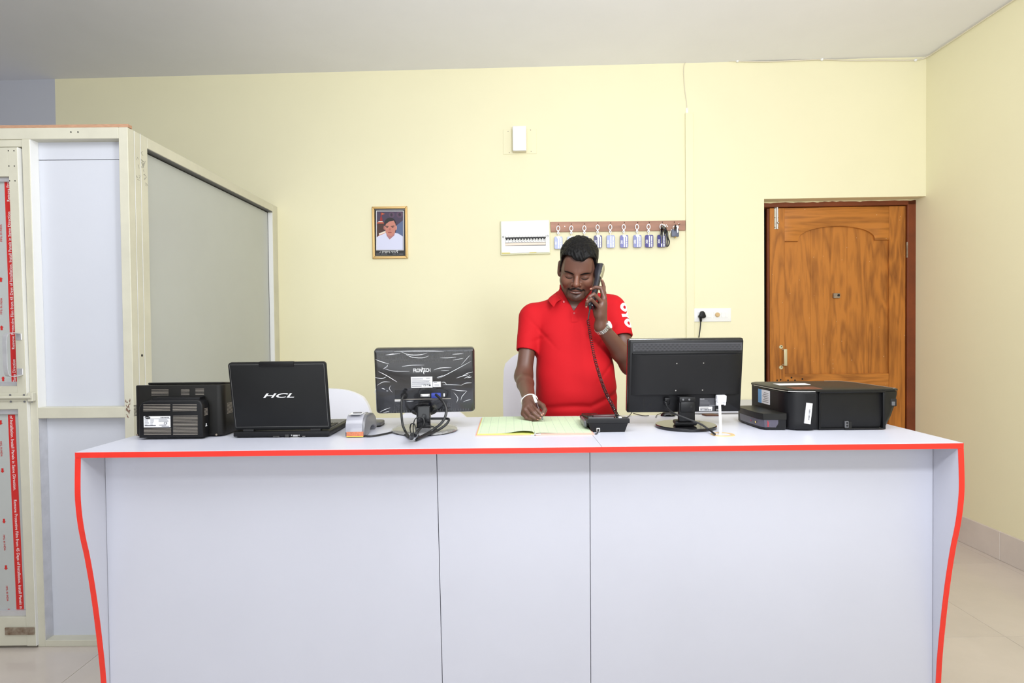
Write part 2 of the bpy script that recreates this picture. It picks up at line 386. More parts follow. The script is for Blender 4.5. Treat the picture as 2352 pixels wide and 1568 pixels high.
# pull handle, lower left
M['brass'] = mat('pale_aluminium', (206, 196, 160), .4, .3)
ax, az0 = dl(1799, 801, RB - .012); _, az1 = dl(1799, 839, RB - .012)
hd = MB().box(ax - .011, ax + .011, RB - .055, RB - .043, az1, az0, .003, 2).build('pull_handle', M['brass'], dr)
for z, e in ((az0 - .006, .02), (az1 + .006, -.02)):
    MB().box(ax - .009, ax + .009, RB - .05, RB - .012, z - .005, z + .005, .002, 1).cyl((ax - .017, RB - .012, z + e), (ax - .017, RB - .016, z + e), .014, n=16).build('handle_mount', M['brass'], hd)
    MB().cyl((ax - .013, RB - .0165, z + e + .003), (ax - .013, RB - .0158, z + e + .003), .004, n=8).build('screw', M['dark'], hd)
# peephole plate, bolt plate above the printer, hinges
pp = dpart(1915, 1930, 673, 684, -.017, .0, 'peephole', M['rust'])
a, z = dl(1924, 678, RB)
MB().cyl((a, RB - .016, z), (a, RB - .009, z), .008, n=16).build('lens', M['dark'], pp)
dpart(1769, 1820, 876.5, 879, 0, .004, 'latch_plate', M['brass'])
for y0, y1, px in ((556, 592, 2080), (813, 850, 2086)):
    h = dpart(px, px + 4.5, y0, y1, .004, .016, 'hinge', M['rust'])
mb = MB()
for px, py in ((1785, 873), (1793, 872), (1810, 873), (1826, 873), (1843, 870), (1818, 867)):
    a, z = dl(px, py, RB - .012); mb.cyl((a, RB - .0128, z), (a, RB - .0118, z), .006, n=10)
mb.build('nail_hole', M['dark'], dr)['kind'] = 'stuff'
# ================================================================== aluminium cabin on the left
YC = 2.58
cab = thing('partition_cabin', 'cream aluminium framed cabin with white board panels at the left wall', 'partition', (-2.2, 2.58, 0))
def fx(px, py, y=YC): return pY(px, py, y).x
def fz(px, py, y=YC): return pY(px, py, y).z
XS = fx(300, 640)                              # outer face of the side wall
ZREF = fz(62, 800)
def cpart(mb, name, m, parent=cab, ang=35, lean=True):          # door and posts are hung a little out of plumb
    if lean:
        isd = name == 'door' or parent is not cab
        for v in mb.bm.verts:
            k = .0136 if isd else .0073 * max(0, min(1, (XS - .04 - v.co.x) / .4))
            v.co.x += k * (ZREF - v.co.z)
    o = part_world(mb, name, m, cab, ang)
    if parent is not cab: o.parent = parent
    return o
xp0, xp1 = fx(64.7, 800), fx(82.2, 800)          # post between door and fixed panel
xc0 = fx(279, 640)                             # corner post
zT = fz(240, 292); zTr = fz(180, 318.5)
zm0, zm1 = fz(190, 960), fz(190, 935)
zb1 = fz(160, 1470)
XLc = -2.95
cpart(MB().box(xc0, XS, YC, YC + .045, 0, zT, .002, 1), 'corner_post', M['alu'])
cpart(MB().box(XS - .045, XS, YC + .047, YC + .088, 0, zT, .002, 1), 'corner_post', M['alu'])
cpart(MB().box(XS - .045, XS, YC + .09, YC + .140, 0, zT, .002, 1), 'corner_post', M['alu'])
cpart(MB().box(XS - .001, XS + .0006, YC + .0455, YC + .0467, 0, zT).box(XS - .001, XS + .0006, YC + .0884, YC + .0896, 0, zT), 'joint_strip', M['white'])
cpart(MB().box(xp0, xp1, YC, YC + .05, 0, zTr, .002, 1), 'door_post', M['alu'])
cpart(MB().box(XLc, xc0, YC, YC + .05, zTr, zT, .002, 1), 'top_rail', M['alu'])
cpart(MB().box(xp1, xc0, YC, YC + .05, zm0, zm1, .002, 1), 'mid_rail', M['alu'])
cpart(MB().box(xp1, xc0, YC, YC + .05, 0, zb1, .002, 1), 'bottom_rail', M['alu'])
zs = fz(190, 367, YC + .047)
cpart(MB().box(xp1, xc0, YC + .046, YC + .054, zs + .0015, zTr), 'panel', M['board'])
cpart(MB().box(xp1, xc0, YC + .046, YC + .054, zm1, zs - .0015), 'panel', M['board'])
cpart(MB().box(xp1, xc0, YC + .046, YC + .054, zb1, zm0), 'panel', M['board'])
cpart(MB().box(xp1, xc0, YC + .055, YC + .056, zs - .02, zs + .02), 'joint_backing', M['dark'])
cpart(MB().box(xp1, xp1 + .0025, YC + .0022, YC + .0455, zm1, zTr), 'reveal_strip', M['wplas'])
cpart(MB().box(xp1, xp1 + .0025, YC + .0022, YC + .0455, zb1, zm0), 'reveal_strip', M['aluw'])
mb = MB()
for px in (164.5, 180.5): p = pY(px, 303, YC - .001); mb.cyl(p, p + Vector((0, .002, 0)), .003, n=8)
cpart(mb, 'screw', M['dark'])['kind'] = 'stuff'
# side wall running to the back wall
YE = wallY(XS)
cpart(MB().box(XS - .04, XS, YE - .085, YE - .001, 0, zT, .002, 1), 'end_post', M['alu'])
cpart(MB().box(XS - .0385, XS - .002, YE - .088, YE - .0845, 0, zT - .06), 'reveal_strip', M['wplas'])
cpart(MB().box(XS - .04, XS, YC + .14, YE - .085, zT - .05, zT, .002, 1), 'side_rail', M['alu'])
cpart(MB().box(XS - .04, XS - .002, YC + .14, YE - .085, zT - .054, zT - .0505), 'side_rail_lip', M['grey'])
cpart(MB().box(XS - .04, XS, YC + .14, YE - .085, .95, 1.0, .002, 1), 'side_rail', M['alu'])
cpart(MB().box(XS - .04, XS, YC + .14, YE - .085, 0, .05, .002, 1), 'side_rail', M['alu'])
cpart(MB().box(XS - .04, XS - .034, YC + .14, YE - .085, 1.0, zT - .05), 'side_panel', M['boardg'])  # same board as the front, its dimmer light painted as grey
cpart(MB().box(XS - .04, XS - .034, YC + .14, YE - .085, .05, .95), 'side_panel', M['boardg'])
cpart(MB().box(XS - .034, XS - .0325, YE - .0905, YE - .0875, 1.0, zT - .055).box(XS - .034, XS - .0325, YC + .14, YE - .09, zT - .06, zT - .055), 'gasket', M['dark'])
# far side and roof plank
cpart(MB().box(XLc - .04, XLc, YC, wallY(XLc) - .002, 0, zT, .002, 1), 'far_side_panel', M['board'])
cpart(MB().box(XLc, fx(293, 287), YC + .004, YC + .03, zT + .001, zT + .014), 'roof_plank', M['ply'])
# pen marks on the side of the corner post
random.seed(11); mb = MB()
for k in range(10):
    y = YC + random.uniform(.1, .13); z = zT - random.uniform(.08, .26)
    mb.tube([(XS + .0004, y + random.uniform(-.012, .012), z + random.uniform(-.012, .012)) for _ in range(4)], .0007, 5)
for k in range(5):
    y = YC + random.uniform(.055, .08); z = zT - random.uniform(.02, .24)
    mb.tube([(XS + .0004, y + random.uniform(-.009, .009), z + random.uniform(-.01, .01)) for _ in range(3)], .0006, 5)
cpart(mb, 'pen_mark', mat('pencil_grey', (128, 126, 120), .7))['kind'] = 'stuff'
random.seed(31); mb = MB()
for k in range(16):
    a, b = random.uniform(290, 298), random.uniform(916, 958); pts = [pY(a + random.uniform(-2, 2), b + random.uniform(-4, 4), YC - .0006) for _ in range(4)]
    mb.tube(pts, random.uniform(.0008, .002), 5)
cpart(mb, 'tape_residue', mat('brown_residue', (128, 98, 82), .7), cab, 35, False)['kind'] = 'stuff'
p = pX(326, 816, XS)
cpart(MB().cyl(p, p + Vector((.001, 0, 0)), .006, n=10), 'drill_hole', M['dark'])
cpart(MB().box(XLc, xp0, YC + .004, YC + .04, fz(30, 336.5), zTr, .0015, 1), 'door_head', M['alu'])
# cabin door ----------------------------------------------------------------
YD = 2.566
door = cpart(MB().box(fx(35.3, 800, YD), fx(56.7, 800, YD), YD, YD + .04, .012, fz(32, 338, YD), .0015, 1), 'door', M['alu'])
xd0, xd1 = fx(35.3, 800, YD), fx(56.7, 800, YD); xdl = xd0 - .64
zd1 = fz(10, 338, YD)
cpart(MB().box(xd1, xd1 + .0015, YD + .001, YD + .04, .012, zd1), 'stile_edge', M['wplas'], door)
cpart(MB().box(xdl - .045, xdl, YD, YD + .04, .012, zd1, .0015, 1), 'stile', M['alu'], door)
def zrow(y): return fz(20, y, YD)
for a, b in ((405, 338), (940, 887), (1483, 1418)):
    cpart(MB().box(xdl, xd0, YD + .001, YD + .04, zrow(a), zrow(b), .0015, 1), 'rail', M['alu'], door)
for a, b in ((415, 405), (887, 877), (952, 940), (1418, 1405)):
    cpart(MB().box(xdl, xd0, YD + .014, YD + .035, zrow(a), zrow(b), .001, 1), 'glazing_bead', M['aluw'], door)
YP = YD + .026
cpart(MB().box(xdl, xd0, YP, YP + .006, zrow(880), zrow(412)), 'panel', M['boardg'], door)
cpart(MB().box(xdl, xd0, YP, YP + .006, zrow(1408), zrow(950)), 'panel', M['boardg'], door)
# printed protective film: red stripes, words, arrows
def P(px, py): return pY(px, py, YP - .0006)
def strip(a, b, c, d, name, m, off=0.0):
    V = [v + Vector((0, -off, 0)) for v in (a, b, c, d)]; V += [v + Vector((0, .0004, 0)) for v in V]
    return cpart(MB().raw(V, [(0, 1, 2, 3), (7, 6, 5, 4), (0, 4, 5, 1), (1, 5, 6, 2), (2, 6, 7, 3), (3, 7, 4, 0)]), name, m, door, 35, False)
strip(P(10, 416), P(27, 416), P(46, 877), P(26.5, 877), 'film_stripe', M['filmred'])
strip(P(18, 952), P(34.5, 952), P(55.5, 1405), P(38, 1405), 'film_stripe', M['filmred'])
def words(body, a, b, h, flip, m, name='film_words'):        # text along the line a -> b
    d = b - a; me = text_mesh(body, h, .0002, 'LEFT')
    w = max(v.co.x for v in me.vertices); ux = d.normalized(); uy = Vector((0, -1, 0)).cross(ux)
    R = Matrix((( ux.x, uy.x, 0, a.x), (0, 0, -1, a.y), (ux.z, uy.z, 0, a.z), (0, 0, 0, 1)))
    return R @ Matrix.Diagonal((d.length / w, 1, 1, 1)), me
W = 'Remove Protective Film from 45 Days of Installation. Install Panels in Same Direction'
YT = YP - .0012
for body, (ax_, ay_), (bx_, by_) in ((W, (31, 802), (20.5, 486)), ('Remove Pro', (20, 463), (18.5, 418)), ('Same Direction', (33.5, 876), (32, 825)),
        ('of Installation. Install Panels in Same Direction.', (25.5, 954), (34, 1126)), ('Remove Protective Film from 45 Days of Installation. Install Panels in S', (34.5, 1147), (48.5, 1404))):
    R, me = words(body, pY(ax_, ay_, YT), pY(bx_, by_, YT), .0185, 0, None); cpart(MB().mesh(me, R), 'film_words', M['white'], door, 35, False)
for (ax_, ay_), (bx_, by_) in (((3, 722), (3, 684)), ((3, 555), (2, 515)), ((1.5, 1013), (3.5, 1048)), ((8.5, 1228), (11, 1264)), ((15, 1345), (17.5, 1380))):
    R, me = words('MFG. IN INDIA', pY(ax_, ay_, YT), pY(bx_, by_, YT), .012, 0, None); cpart(MB().mesh(me, R), 'film_words', M['filmred'], door, 35, False)
for px, py, s in ((3.5, 753, 1), (7, 870, 1), (2, 642, 1), (1.5, 970, -1), (5.5, 1080, -1), (9, 1196, -1), (13.5, 1303, -1), (20, 1403, -1)):
    c = pY(px, py, YT); u = .0088
    out = [(-.5 * u, -1.1 * u), (.5 * u, -1.1 * u), (.5 * u, .3 * u), (u, .3 * u), (0, 1.25 * u), (-u, .3 * u), (-.5 * u, .3 * u)]
    cpart(MB().prism([(c.x + a, c.z + b * s) for a, b in out], YT, YT + .0004, XZ), 'film_arrow', M['filmred'], door, 35, False)
# pull handle on the door stile
hx = fx(48, 815, YD) - .004; hz0, hz1 = zrow(861), zrow(766)
pts = [(hx, YD - .003, hz1), (hx, YD - .045, hz1 + .003), (hx - .006, YD - .066, hz1 - .012), (hx - .006, YD - .070, (hz0 + hz1) / 2), (hx - .006, YD - .066, hz0 + .012), (hx, YD - .045, hz0 - .003), (hx, YD - .003, hz0)]
sp = spline(pts, 8); mb = MB()
for i in range(len(sp) - 1):
    a, b = sp[i], sp[i + 1]; n = (b - a).normalized().cross(Vector((1, 0, 0))) * .0016; V = []
    for q in (a, b):
        for e in (-.009, .009):
            V += [q + Vector((e, 0, 0)) + n, q + Vector((e, 0, 0)) - n]
    mb.raw(V, [(0, 1, 3, 2), (4, 6, 7, 5), (0, 4, 5, 1), (2, 3, 7, 6), (0, 2, 6, 4), (1, 5, 7, 3)])
cpart(mb, 'handle', M['aluw'], door)
for z in (hz1 - .014, hz0 + .014): cpart(MB().box(hx - .014, hx + .012, YD - .004, YD, z - .015, z + .015, .002, 1), 'handle_plate', M['aluw'], door)
# tower bolt across door and post
z = zrow(912)
cpart(MB().box(xdl + .2, xd1 - .002, YD - .003, YD, z - .019, z + .019, .001, 1), 'bolt_plate', M['alu'], door)
cpart(MB().cyl((xdl + .25, YD - .010, z), (xp1 - .008, YD - .010, z), .0065, n=14), 'bolt_rod', M['alu'], door)
cpart(MB().box(xp0 + .006, xp1 - .004, YC - .022, YC, z - .02, z + .02, .003, 1), 'bolt_keeper', M['alu'])
mb = MB()
for px, py in ((21.5, 907), (53, 907), (22.5, 922), (54, 922), (71, 907), (71, 922)): q = pY(px, py, YD - .005); mb.cyl(q, q + Vector((0, .003, 0)), .0042, n=10)
cpart(mb, 'screw', M['silver'], door)['kind'] = 'stuff'
mb = MB()
for q in ((25, 346), (38, 346), (26, 381), (38.5, 381), (27, 415), (39.5, 415)): w_ = pY(q[0], q[1], YD - .001); mb.cyl(w_, w_ + Vector((0, .002, 0)), .0025, n=8)
cpart(mb, 'rivet', M['dark'], door)['kind'] = 'stuff'
cpart(MB().box(fx(4, 1448, YD), xd1 - .003, YD - .006, YD, zrow(1457), zrow(1440), .002, 1), 'kick_bolt', M['rust'], door)
# ================================================================== reception counter
ZT = 1.04
ctr = thing('reception_counter', 'long white laminate reception counter with bright red edge bands and curved sides', 'counter', (0.026, 2.0, 0))
def kpart(mb, name, m, parent=None, ang=35):
    o = part_world(mb, name, m, ctr, ang); o.parent = parent or ctr; return o
CX0, CX1, CY0, CY1 = -1.289, 1.341, 1.72, 2.347
kpart(MB().box(CX0, .2675, CY0 + .0015, CY1, ZT - .017, ZT, .0008, 1), 'top_board', M['lam'])
kpart(MB().box(.2685, CX1, CY0 + .0015, CY1, ZT - .017, ZT, .0008, 1), 'top_board', M['lam'])
kpart(MB().box(CX0, CX1, CY0, CY0 + .0014, ZT - .017, ZT - .0008), 'edge_band', M['red'])
prof = [(ZT - .0175, 1.7135), (.961, 1.7135), (.90, 1.716), (.836, 1.7225), (.78, 1.733), (.723, 1.747), (.66, 1.7595), (.609, 1.7685), (.53, 1.7805), (.465, 1.789), (.38, 1.799), (.311, 1.805), (.2, 1.811), (.08, 1.815), (0, 1.816)]
prof = [(z, y + .0065 * max(0, min(1, (z - .9) / .12))) for z, y in prof]
prof = [(v.x, v.y) for v in spline([(z, y, 0) for z, y in prof], 4)]
for x0, x1 in ((CX0, CX0 + .0165), (CX1 - .0165, CX1)):
    out = [(y + .0015, z) for z, y in prof] + [(CY1 - .01, 0), (CY1 - .01, ZT - .0175)]
    sd = kpart(MB().prism(out, x0, x1, YZ), 'side_panel', M['lam'])
    V, Fs = [], []
    for z, y in prof: V += [(x0, y, z), (x1, y, z), (x1, y + .0014, z), (x0, y + .0014, z)]
    for i in range(len(prof) - 1):
        for k in range(4): Fs.append((i * 4 + k, i * 4 + (k + 1) % 4, i * 4 + 4 + (k + 1) % 4, i * 4 + 4 + k))
    kpart(MB().raw(V, Fs), 'edge_band', M['red'], sd)
YFp = 1.822
def fseam(px, py): return pY(px, py, YFp)
sa, sb_ = fseam(1003, 1047), fseam(1016, 1560); sc_, sd_ = fseam(1355, 1043), fseam(1357, 1560)
def seamx(a, b, z): return a.x + (b.x - a.x) * (z - a.z) / (b.z - a.z)
zt_ = ZT - .0175; g = .0011
L = [(CX0 + .0168, CX0 + .0168), (seamx(sa, sb_, 0), seamx(sa, sb_, zt_)), (seamx(sc_, sd_, 0), seamx(sc_, sd_, zt_)), (CX1 - .0168, CX1 - .0168)]
for i in range(3):
    kpart(MB().prism([(L[i][0] + g, 0), (L[i + 1][0] - g, 0), (L[i + 1][1] - g, zt_), (L[i][1] + g, zt_)], YFp, YFp + .016, XZ), 'front_panel', M['lam'])
kpart(MB().box(CX0 + .02, CX1 - .02, YFp + .018, YFp + .022, 0, zt_ - .002), 'backing_board', M['laminner'])
kpart(MB().box(CX0 + .0168, CX1 - .0168, YFp + .022, CY1 - .05, .62, .636), 'inner_shelf', M['lam'])
G = pZ(1660, 998, ZT)
pr = [(.0255, -.004), (.0255, .0015), (.028, .0025), (.036, .0022), (.0385, .0)]
V, Fs = [], []; n = 40
for r, z in pr + [(.0385, -.004)]:
    for i in range(n): V.append((G.x + r * math.cos(2 * math.pi * i / n), G.y + r * math.sin(2 * math.pi * i / n), ZT + z))
for k in range(5):
    for i in range(n): Fs.append((k * n + i, k * n + (i + 1) % n, (k + 1) * n + (i + 1) % n, (k + 1) * n + i))
gr = kpart(MB().raw(V, Fs), 'cable_grommet', M['cream'])
kpart(MB().lathe([(.0256, -.0005), (.0256, .0004)], 32, at(G.x, G.y, ZT)), 'cable_hole', M['lam'], gr)

# ---------------------------------------------------------------- helpers for flat-faced machines
class Face:                                     # a facing plane (local x right, y away, z up), used to set details on a machine's side
    def __init__(s, root, c, yaw=0.0, tilt=0.0):
        s.W = Matrix.Translation(c) @ Matrix.Rotation(yaw, 4, 'Z') @ Matrix.Rotation(tilt, 4, 'X')
        s.M = (Matrix.Translation(root.location) @ Matrix.Rotation(root.rotation_euler.z, 4, 'Z')).inverted() @ s.W
        s.I = s.W.inverted(); s.root = root
    def uv(s, px, py, off=0.0):
        o = s.I @ CAMO; d = s.I.to_3x3() @ ray(px, py); t = (-off - o.y) / d.y; p = o + d * t
        return p.x, p.z
    def box(s, mb, px0, py0, px1, py1, y0, y1, bev=0.0, seg=1, off=0.0):
        xm, ym = (px0 + px1) / 2, (py0 + py1) / 2
        x0, x1 = s.uv(px0, ym, off)[0], s.uv(px1, ym, off)[0]; z1, z0 = s.uv(xm, py0, off)[1], s.uv(xm, py1, off)[1]
        return mb.box(x0, x1, y0, y1, z0, z1, bev, seg, s.M)
    def part(s, name, m, px0, py0, px1, py1, y0, y1, bev=0.0, seg=1, parent=None, off=0.0):
        return s.box(MB(), px0, py0, px1, py1, y0, y1, bev, seg, off).build(name, m, parent or s.root)
    def text(s, mb, body, px, py, hpx=None, wpx=None, y=-.0006, shear=0, offset=0.0, ext=.0003, space=1.0, rot=0.0, sx=None):
        x, z = s.uv(px, py); me = text_mesh(body, 1, .0001, 'CENTER', shear, offset, space, 3)
        xs = [v.co.x for v in me.vertices]; ys = [v.co.y for v in me.vertices]
        w, h = max(xs) - min(xs), max(ys) - min(ys); k = abs(s.uv(px + 10, py)[0] - x) / 10
        sy = hpx * k / h if hpx else None; sxx = wpx * k / w if wpx else None
        sy = sy or sxx; sxx = sxx or sy
        c = Matrix.Translation((-(max(xs) + min(xs)) / 2, -(max(ys) + min(ys)) / 2, 0))
        mb.mesh(me, s.M @ at(x, y, z) @ FRONT @ Matrix.Rotation(rot, 4, 'Z') @ Matrix.Diagonal((sxx, sy, ext / .0001, 1)) @ c); return mb
    def lines(s, mb, px0, py0, px1, py1, n, hpx, y0, y1, gaps=(), jit=0.0):
        for i in range(n):
            y = py0 + (py1 - py0) * i / max(1, n - 1)
            s.box(mb, px0, y - hpx / 2, px1 - random.uniform(0, jit) * (px1 - px0), y + hpx / 2, y0, y1)
        return mb

# ================================================================== laser printer (seen from behind)
lp = thing('laser_printer', 'black laser printer seen from behind with humped rear cover, at the left counter end', 'printer', (-1.1155, 2.11, ZT))
out = rrect(.300, .315, .022, 6, 0, .0025)
def sloped(mb, name):
    for v in mb.bm.verts: v.co.z *= 1 - .15 * max(0, (v.co.y + .155) / .32)
    return mb.build(name, M['blkw'], lp)
sloped(MB().prism(out, .004, .176, XY, .004, 2), 'body')
sloped(MB().prism(rrect(.264, .12, .02, 5, .002, -.06), .1762, .1845, XY, .003, 2), 'top_tray')
yh = 1.909
hm = MB().prism([(-.106, .006), (.1045, .006), (.1045, .112), (.099, .124), (.090, .130), (-.072, .130), (-.094, .122), (-.104, .108)], -.2005, -.155, XZ, .006, 3).build('rear_cover', M['blk'], lp)
MB().prism([(-.092, .118), (.090, .124), (.092, .138), (-.06, .138)], -.19, -.156, XZ, .005, 2).build('cover_top', M['blk'], hm)
F = Face(lp, (-1.1155, yh - .0001, ZT + .06))
for args in ((329.5, 929, 391, 943, 5), (397, 929, 452, 943, 5), (398, 955, 454, 997, 14), (331, 984.5, 393, 997, 5)):
    F.lines(MB(), *args[:4], args[4], 1.15, -.0012, .002).build('vent_grille', M['slit'], hm)
Fb = Face(lp, (-1.1155, 1.9543, ZT + .1))
mb = MB(); Fb.lines(mb, 348, 894.5, 387, 907, 5, .9, -.0006, .002); Fb.lines(mb, 416, 894, 435, 906, 5, .9, -.0006, .002); Fb.lines(mb, 449, 893, 468.5, 905.5, 5, .9, -.0006, .002)
mb.build('vent_grille', M['slit'], lp)['kind'] = 'stuff'
mb = MB()
for i in range(9):
    z = .108 - i * .0042; mb.box(.1498, .1512, -.128, -.01, z, z + .0016)
mb.build('vent_grille', M['slit'], lp)
mb = MB()
for i in range(9):
    z = .106 - i * .0042; mb.box(-.1525, -.1496, -.15, -.10, z, z + .0016)
mb.build('vent_grille', M['dark'], lp)
mb = MB()
for i in range(6):
    z = .098 - i * .0042; mb.box(.1040, .1052, -.188, -.168, z, z + .0016)
mb.build('vent_grille', M['slit'], hm)
MB().box(.104, .1056, -.18, -.177, .042, .05).box(.104, .1056, -.183, -.174, .040, .0425).build('lock_mark', M['white'], hm)
lb = F.part('rating_label', M['label'], 330.5, 955.5, 391.5, 981, -.0012, .002, parent=hm)
mb = MB(); F.lines(mb, 333, 963.5, 343, 975, 6, .55, -.0016, -.001, jit=.5); F.lines(mb, 346, 963.5, 357, 975, 6, .55, -.0016, -.001, jit=.6); F.lines(mb, 365, 963, 388, 968, 4, .5, -.0016, -.001, jit=.2)
F.box(mb, 331, 961.2, 391, 961.7, -.0016, -.001); F.box(mb, 366, 975, 382, 976.3, -.0016, -.001); F.box(mb, 372, 978, 389, 979, -.0016, -.001)
F.box(mb, 333, 975.7, 358.5, 978, -.0016, -.001)
o = mb.build('small_print', M['print'], hm); o['kind'] = 'stuff'
F.text(MB(), 'LASER PRINTER', 379, 958.5, 2.2, 20, -.0016).build('label_print', M['printd'], hm); F.text(MB(), 'CE', 381, 971.5, 5, 7.5, -.0016, space=1.2).build('label_print', M['printd'], hm); mb = MB()
mb.lathe([(.0045, 0), (.0045, .0004)], 20, F.M @ at(F.uv(339.5, 958.6)[0], -.0013, F.uv(339.5, 958.6)[1]) @ Matrix.Rotation(.16, 4, 'Y') @ Matrix.Diagonal((2.1, 1, 1, 1)) @ Matrix.Rotation(math.pi / 2, 4, 'X'))
mb.build('label_print', M['printd'], hm)
mb = MB(); F.text(mb, 'SAMSUNG', 339.5, 958.7, 1.1, 10, -.0021, rot=-.16); mb.build('label_print', M['white'], hm)
mb = MB()
for px, py in ((315, 998.5), (497, 998)):
    x, z = Fb.uv(px, py); mb.cyl(Fb.M @ Vector((x, -.0008, z)), Fb.M @ Vector((x, .002, z)), .0032, n=12)
o = mb.build('screw', M['rust'], lp); o['kind'] = 'stuff'

# ================================================================== laptop
lt = thing('laptop', 'open black laptop with a pale logo on its lid, seen from behind', 'laptop', (-.760, 1.926, ZT))
w2 = .1585
bs = MB().prism([(-w2, .0), (-w2 + .012, -.001), (w2 - .012, -.001), (w2, .0), (w2, .262), (-w2, .262)], .004, .021, XY, .003, 2).build('base', M['blk'], lt)
MB().box(-w2 + .008, w2 - .008, .006, .25, .0004, .006, .002, 1).build('underside', M['blk'], lt)
MB().box(-w2 + .012, w2 - .012, .03, .255, .0212, .0222, .0004, 1).build('palm_rest', M['grey'], lt)
kb = MB()
for r in range(6):
    for c in range(15): kb.box(-.142 + c * .0192, -.142 + c * .0192 + .0165, .045 + r * .0185, .0455 + r * .0185 + .0155, .0223, .0252, .0012, 1)
o = kb.build('keyboard', M['blk'], lt); o['kind'] = 'stuff'
MB().box(.0, .05, .19, .225, .0223, .0228).build('touchpad', M['blkg'], lt)
hinge = Vector((0, .016, .0245)); lidL = .231; a_l = math.atan2(.040, .225)
LM = Matrix.Translation(hinge) @ Matrix.Rotation(a_l, 4, 'X')       # leans towards the camera
tmp = MB(); tmp.prism([(x, z) for x, z in rrect(.318, lidL, .010, 5, 0, lidL / 2)], -.007, .007, XZ, .003, 2)
bmesh.ops.transform(tmp.bm, matrix=LM, verts=tmp.bm.verts); lid = tmp.build('lid', M['blkm'], lt)
tmp = MB(); tmp.box(-.148, .148, .0072, .0076, .014, lidL - .014); bmesh.ops.transform(tmp.bm, matrix=LM, verts=tmp.bm.verts); tmp.build('screen', M['blkg'], lid)
FL = Face(lt, Vector(lt.location) + hinge, 0, a_l)
M['edgeline'] = mat('worn_edge_line', (112, 112, 110), .5)
mb = MB(); q = .153; z1 = lidL - .0065
for a, b in (((-q, .012), (-q, z1)), ((q, .012), (q, z1)), ((-q, z1), (q, z1)), ((-q, .0125), (q, .0125))):
    mb.box(a[0] - .0004, b[0] + .0004, -.0074, -.0068, a[1] - .0004, b[1] + .0004, M=FL.M)
mb.build('lid_groove', M['edgeline'], lid)
FL.part('latch', M['blk'], 596, 829.5, 677, 841, -.0095, .004, .003, 2, lid)
mb = MB(); FL.text(mb, 'HCL', 642, 906.5, 10.5, 71, -.0078, shear=.32, offset=.014, ext=.0008); mb.build('logo', M['label'], lid)
for x0, x1 in ((-.128, -.094), (.094, .128)): MB().cyl((x0, .012, .021), (x1, .012, .021), .0085, n=16).build('hinge_cover', M['blk'], lt)
FB2 = Face(lt, (-.76, 1.9255, ZT + .015))
mb = MB()
for a in ((616, 1000.3, 622, 1001.5), (627, 997.5, 642.5, 1003.5), (655, 996, 664, 999.3), (655, 1000.5, 664, 1004), (668, 996.5, 690, 1003.5), (694.5, 998.5, 702, 1002)): FB2.box(mb, *a, -.0012, .002)
o = mb.build('port_group', M['dark'], lt); o['kind'] = 'stuff'
mb = MB()
for a in ((627.5, 1002.8, 642, 1003.4), (655.5, 998.6, 663.5, 999.2), (655.5, 1003, 663.5, 1003.8), (668, 1003.6, 689, 1004.4), (673.5, 998, 684, 1001.8), (695, 1001, 701.5, 1001.8)): FB2.box(mb, *a, -.0018, .001)
for px in (670.5, 687.5):
    x, z = FB2.uv(px, 998.8); mb.cyl(FB2.M @ Vector((x, -.003, z)), FB2.M @ Vector((x, .001, z)), .0021, n=10)
o = mb.build('port_metal', M['steel'], lt); o['kind'] = 'stuff'

# ================================================================== card terminal
ct = thing('card_terminal', 'silver card payment terminal with clear paper cover beside the laptop', 'card terminal', (-.514, 1.914, ZT))
M['clear'] = mat('smoky_clear_plastic', (158, 158, 166), .15, coat=.6)
prof = [(.0, .006), (-.001, .022), (.004, .043), (.018, .060), (.038, .068), (.085, .070), (.128, .064), (.160, .048), (.175, .026), (.174, .006), (.155, .002), (.150, .012), (.132, .020), (.100, .023), (.078, .018), (.066, .004), (.05, 0), (.006, 0)]
MB().prism([(a, b) for a, b in prof], -.033, .033, lambda a, b, t: Vector((t, a, b)), .006, 3).build('body', M['silver'], ct)
pr2 = [(-.0035, .018), (.0005, .043), (.014, .0625), (.03, .0705), (.058, .0738), (.058, .066), (.03, .062), (.01, .04), (.004, .018)]
cv = MB().prism(pr2, -.031, .024, lambda a, b, t: Vector((t, a, b)), .002, 2).build('paper_cover', M['clear'], ct)
MB().box(-.022, .018, .012, .055, .0735, .0755, .0008, 1, M=at(0, 0, 0)).build('receipt_paper', M['label'], ct)
MB().prism(rrect(.03, .016, .007, 5, 0, .035), .0757, .0785, XY, .001, 1).build('roller_grip', M['grey'], ct)
MB().box(-.027, .028, -.0042, .0, .0045, .0195, .0005, 1).build('warning_label', mat('orange_label', (216, 130, 92), .6, var=(160, .2)), ct)
MB().box(-.027, .028, -.0046, -.002, .0025, .0052).build('label_stripe', mat('yellow_stripe', (232, 206, 80), .6), ct)
mb = MB()
for r in range(4):
    for c in range(3): mb.box(-.02 + c * .014, -.01 + c * .014, .10 + r * .016, .11 + r * .016, .062 - r * .005, .069 - r * .006, .001, 1)
o = mb.build('keypad', M['grey'], ct); o['kind'] = 'stuff'
pts = [pZ(826, 1003, ZT + .004), pZ(850, 1001.5, ZT + .004), pZ(880, 997, ZT + .004), pZ(903, 992.5, ZT + .004), pZ(924, 995, ZT + .004), pZ(938, 1004, ZT + .004)]
pts[0] = Vector((-.50, 1.925, ZT + .006))
mb = MB().tube(spline(pts, 8), .0032, 8); part_world(mb, 'power_cord', M['cord'], ct)
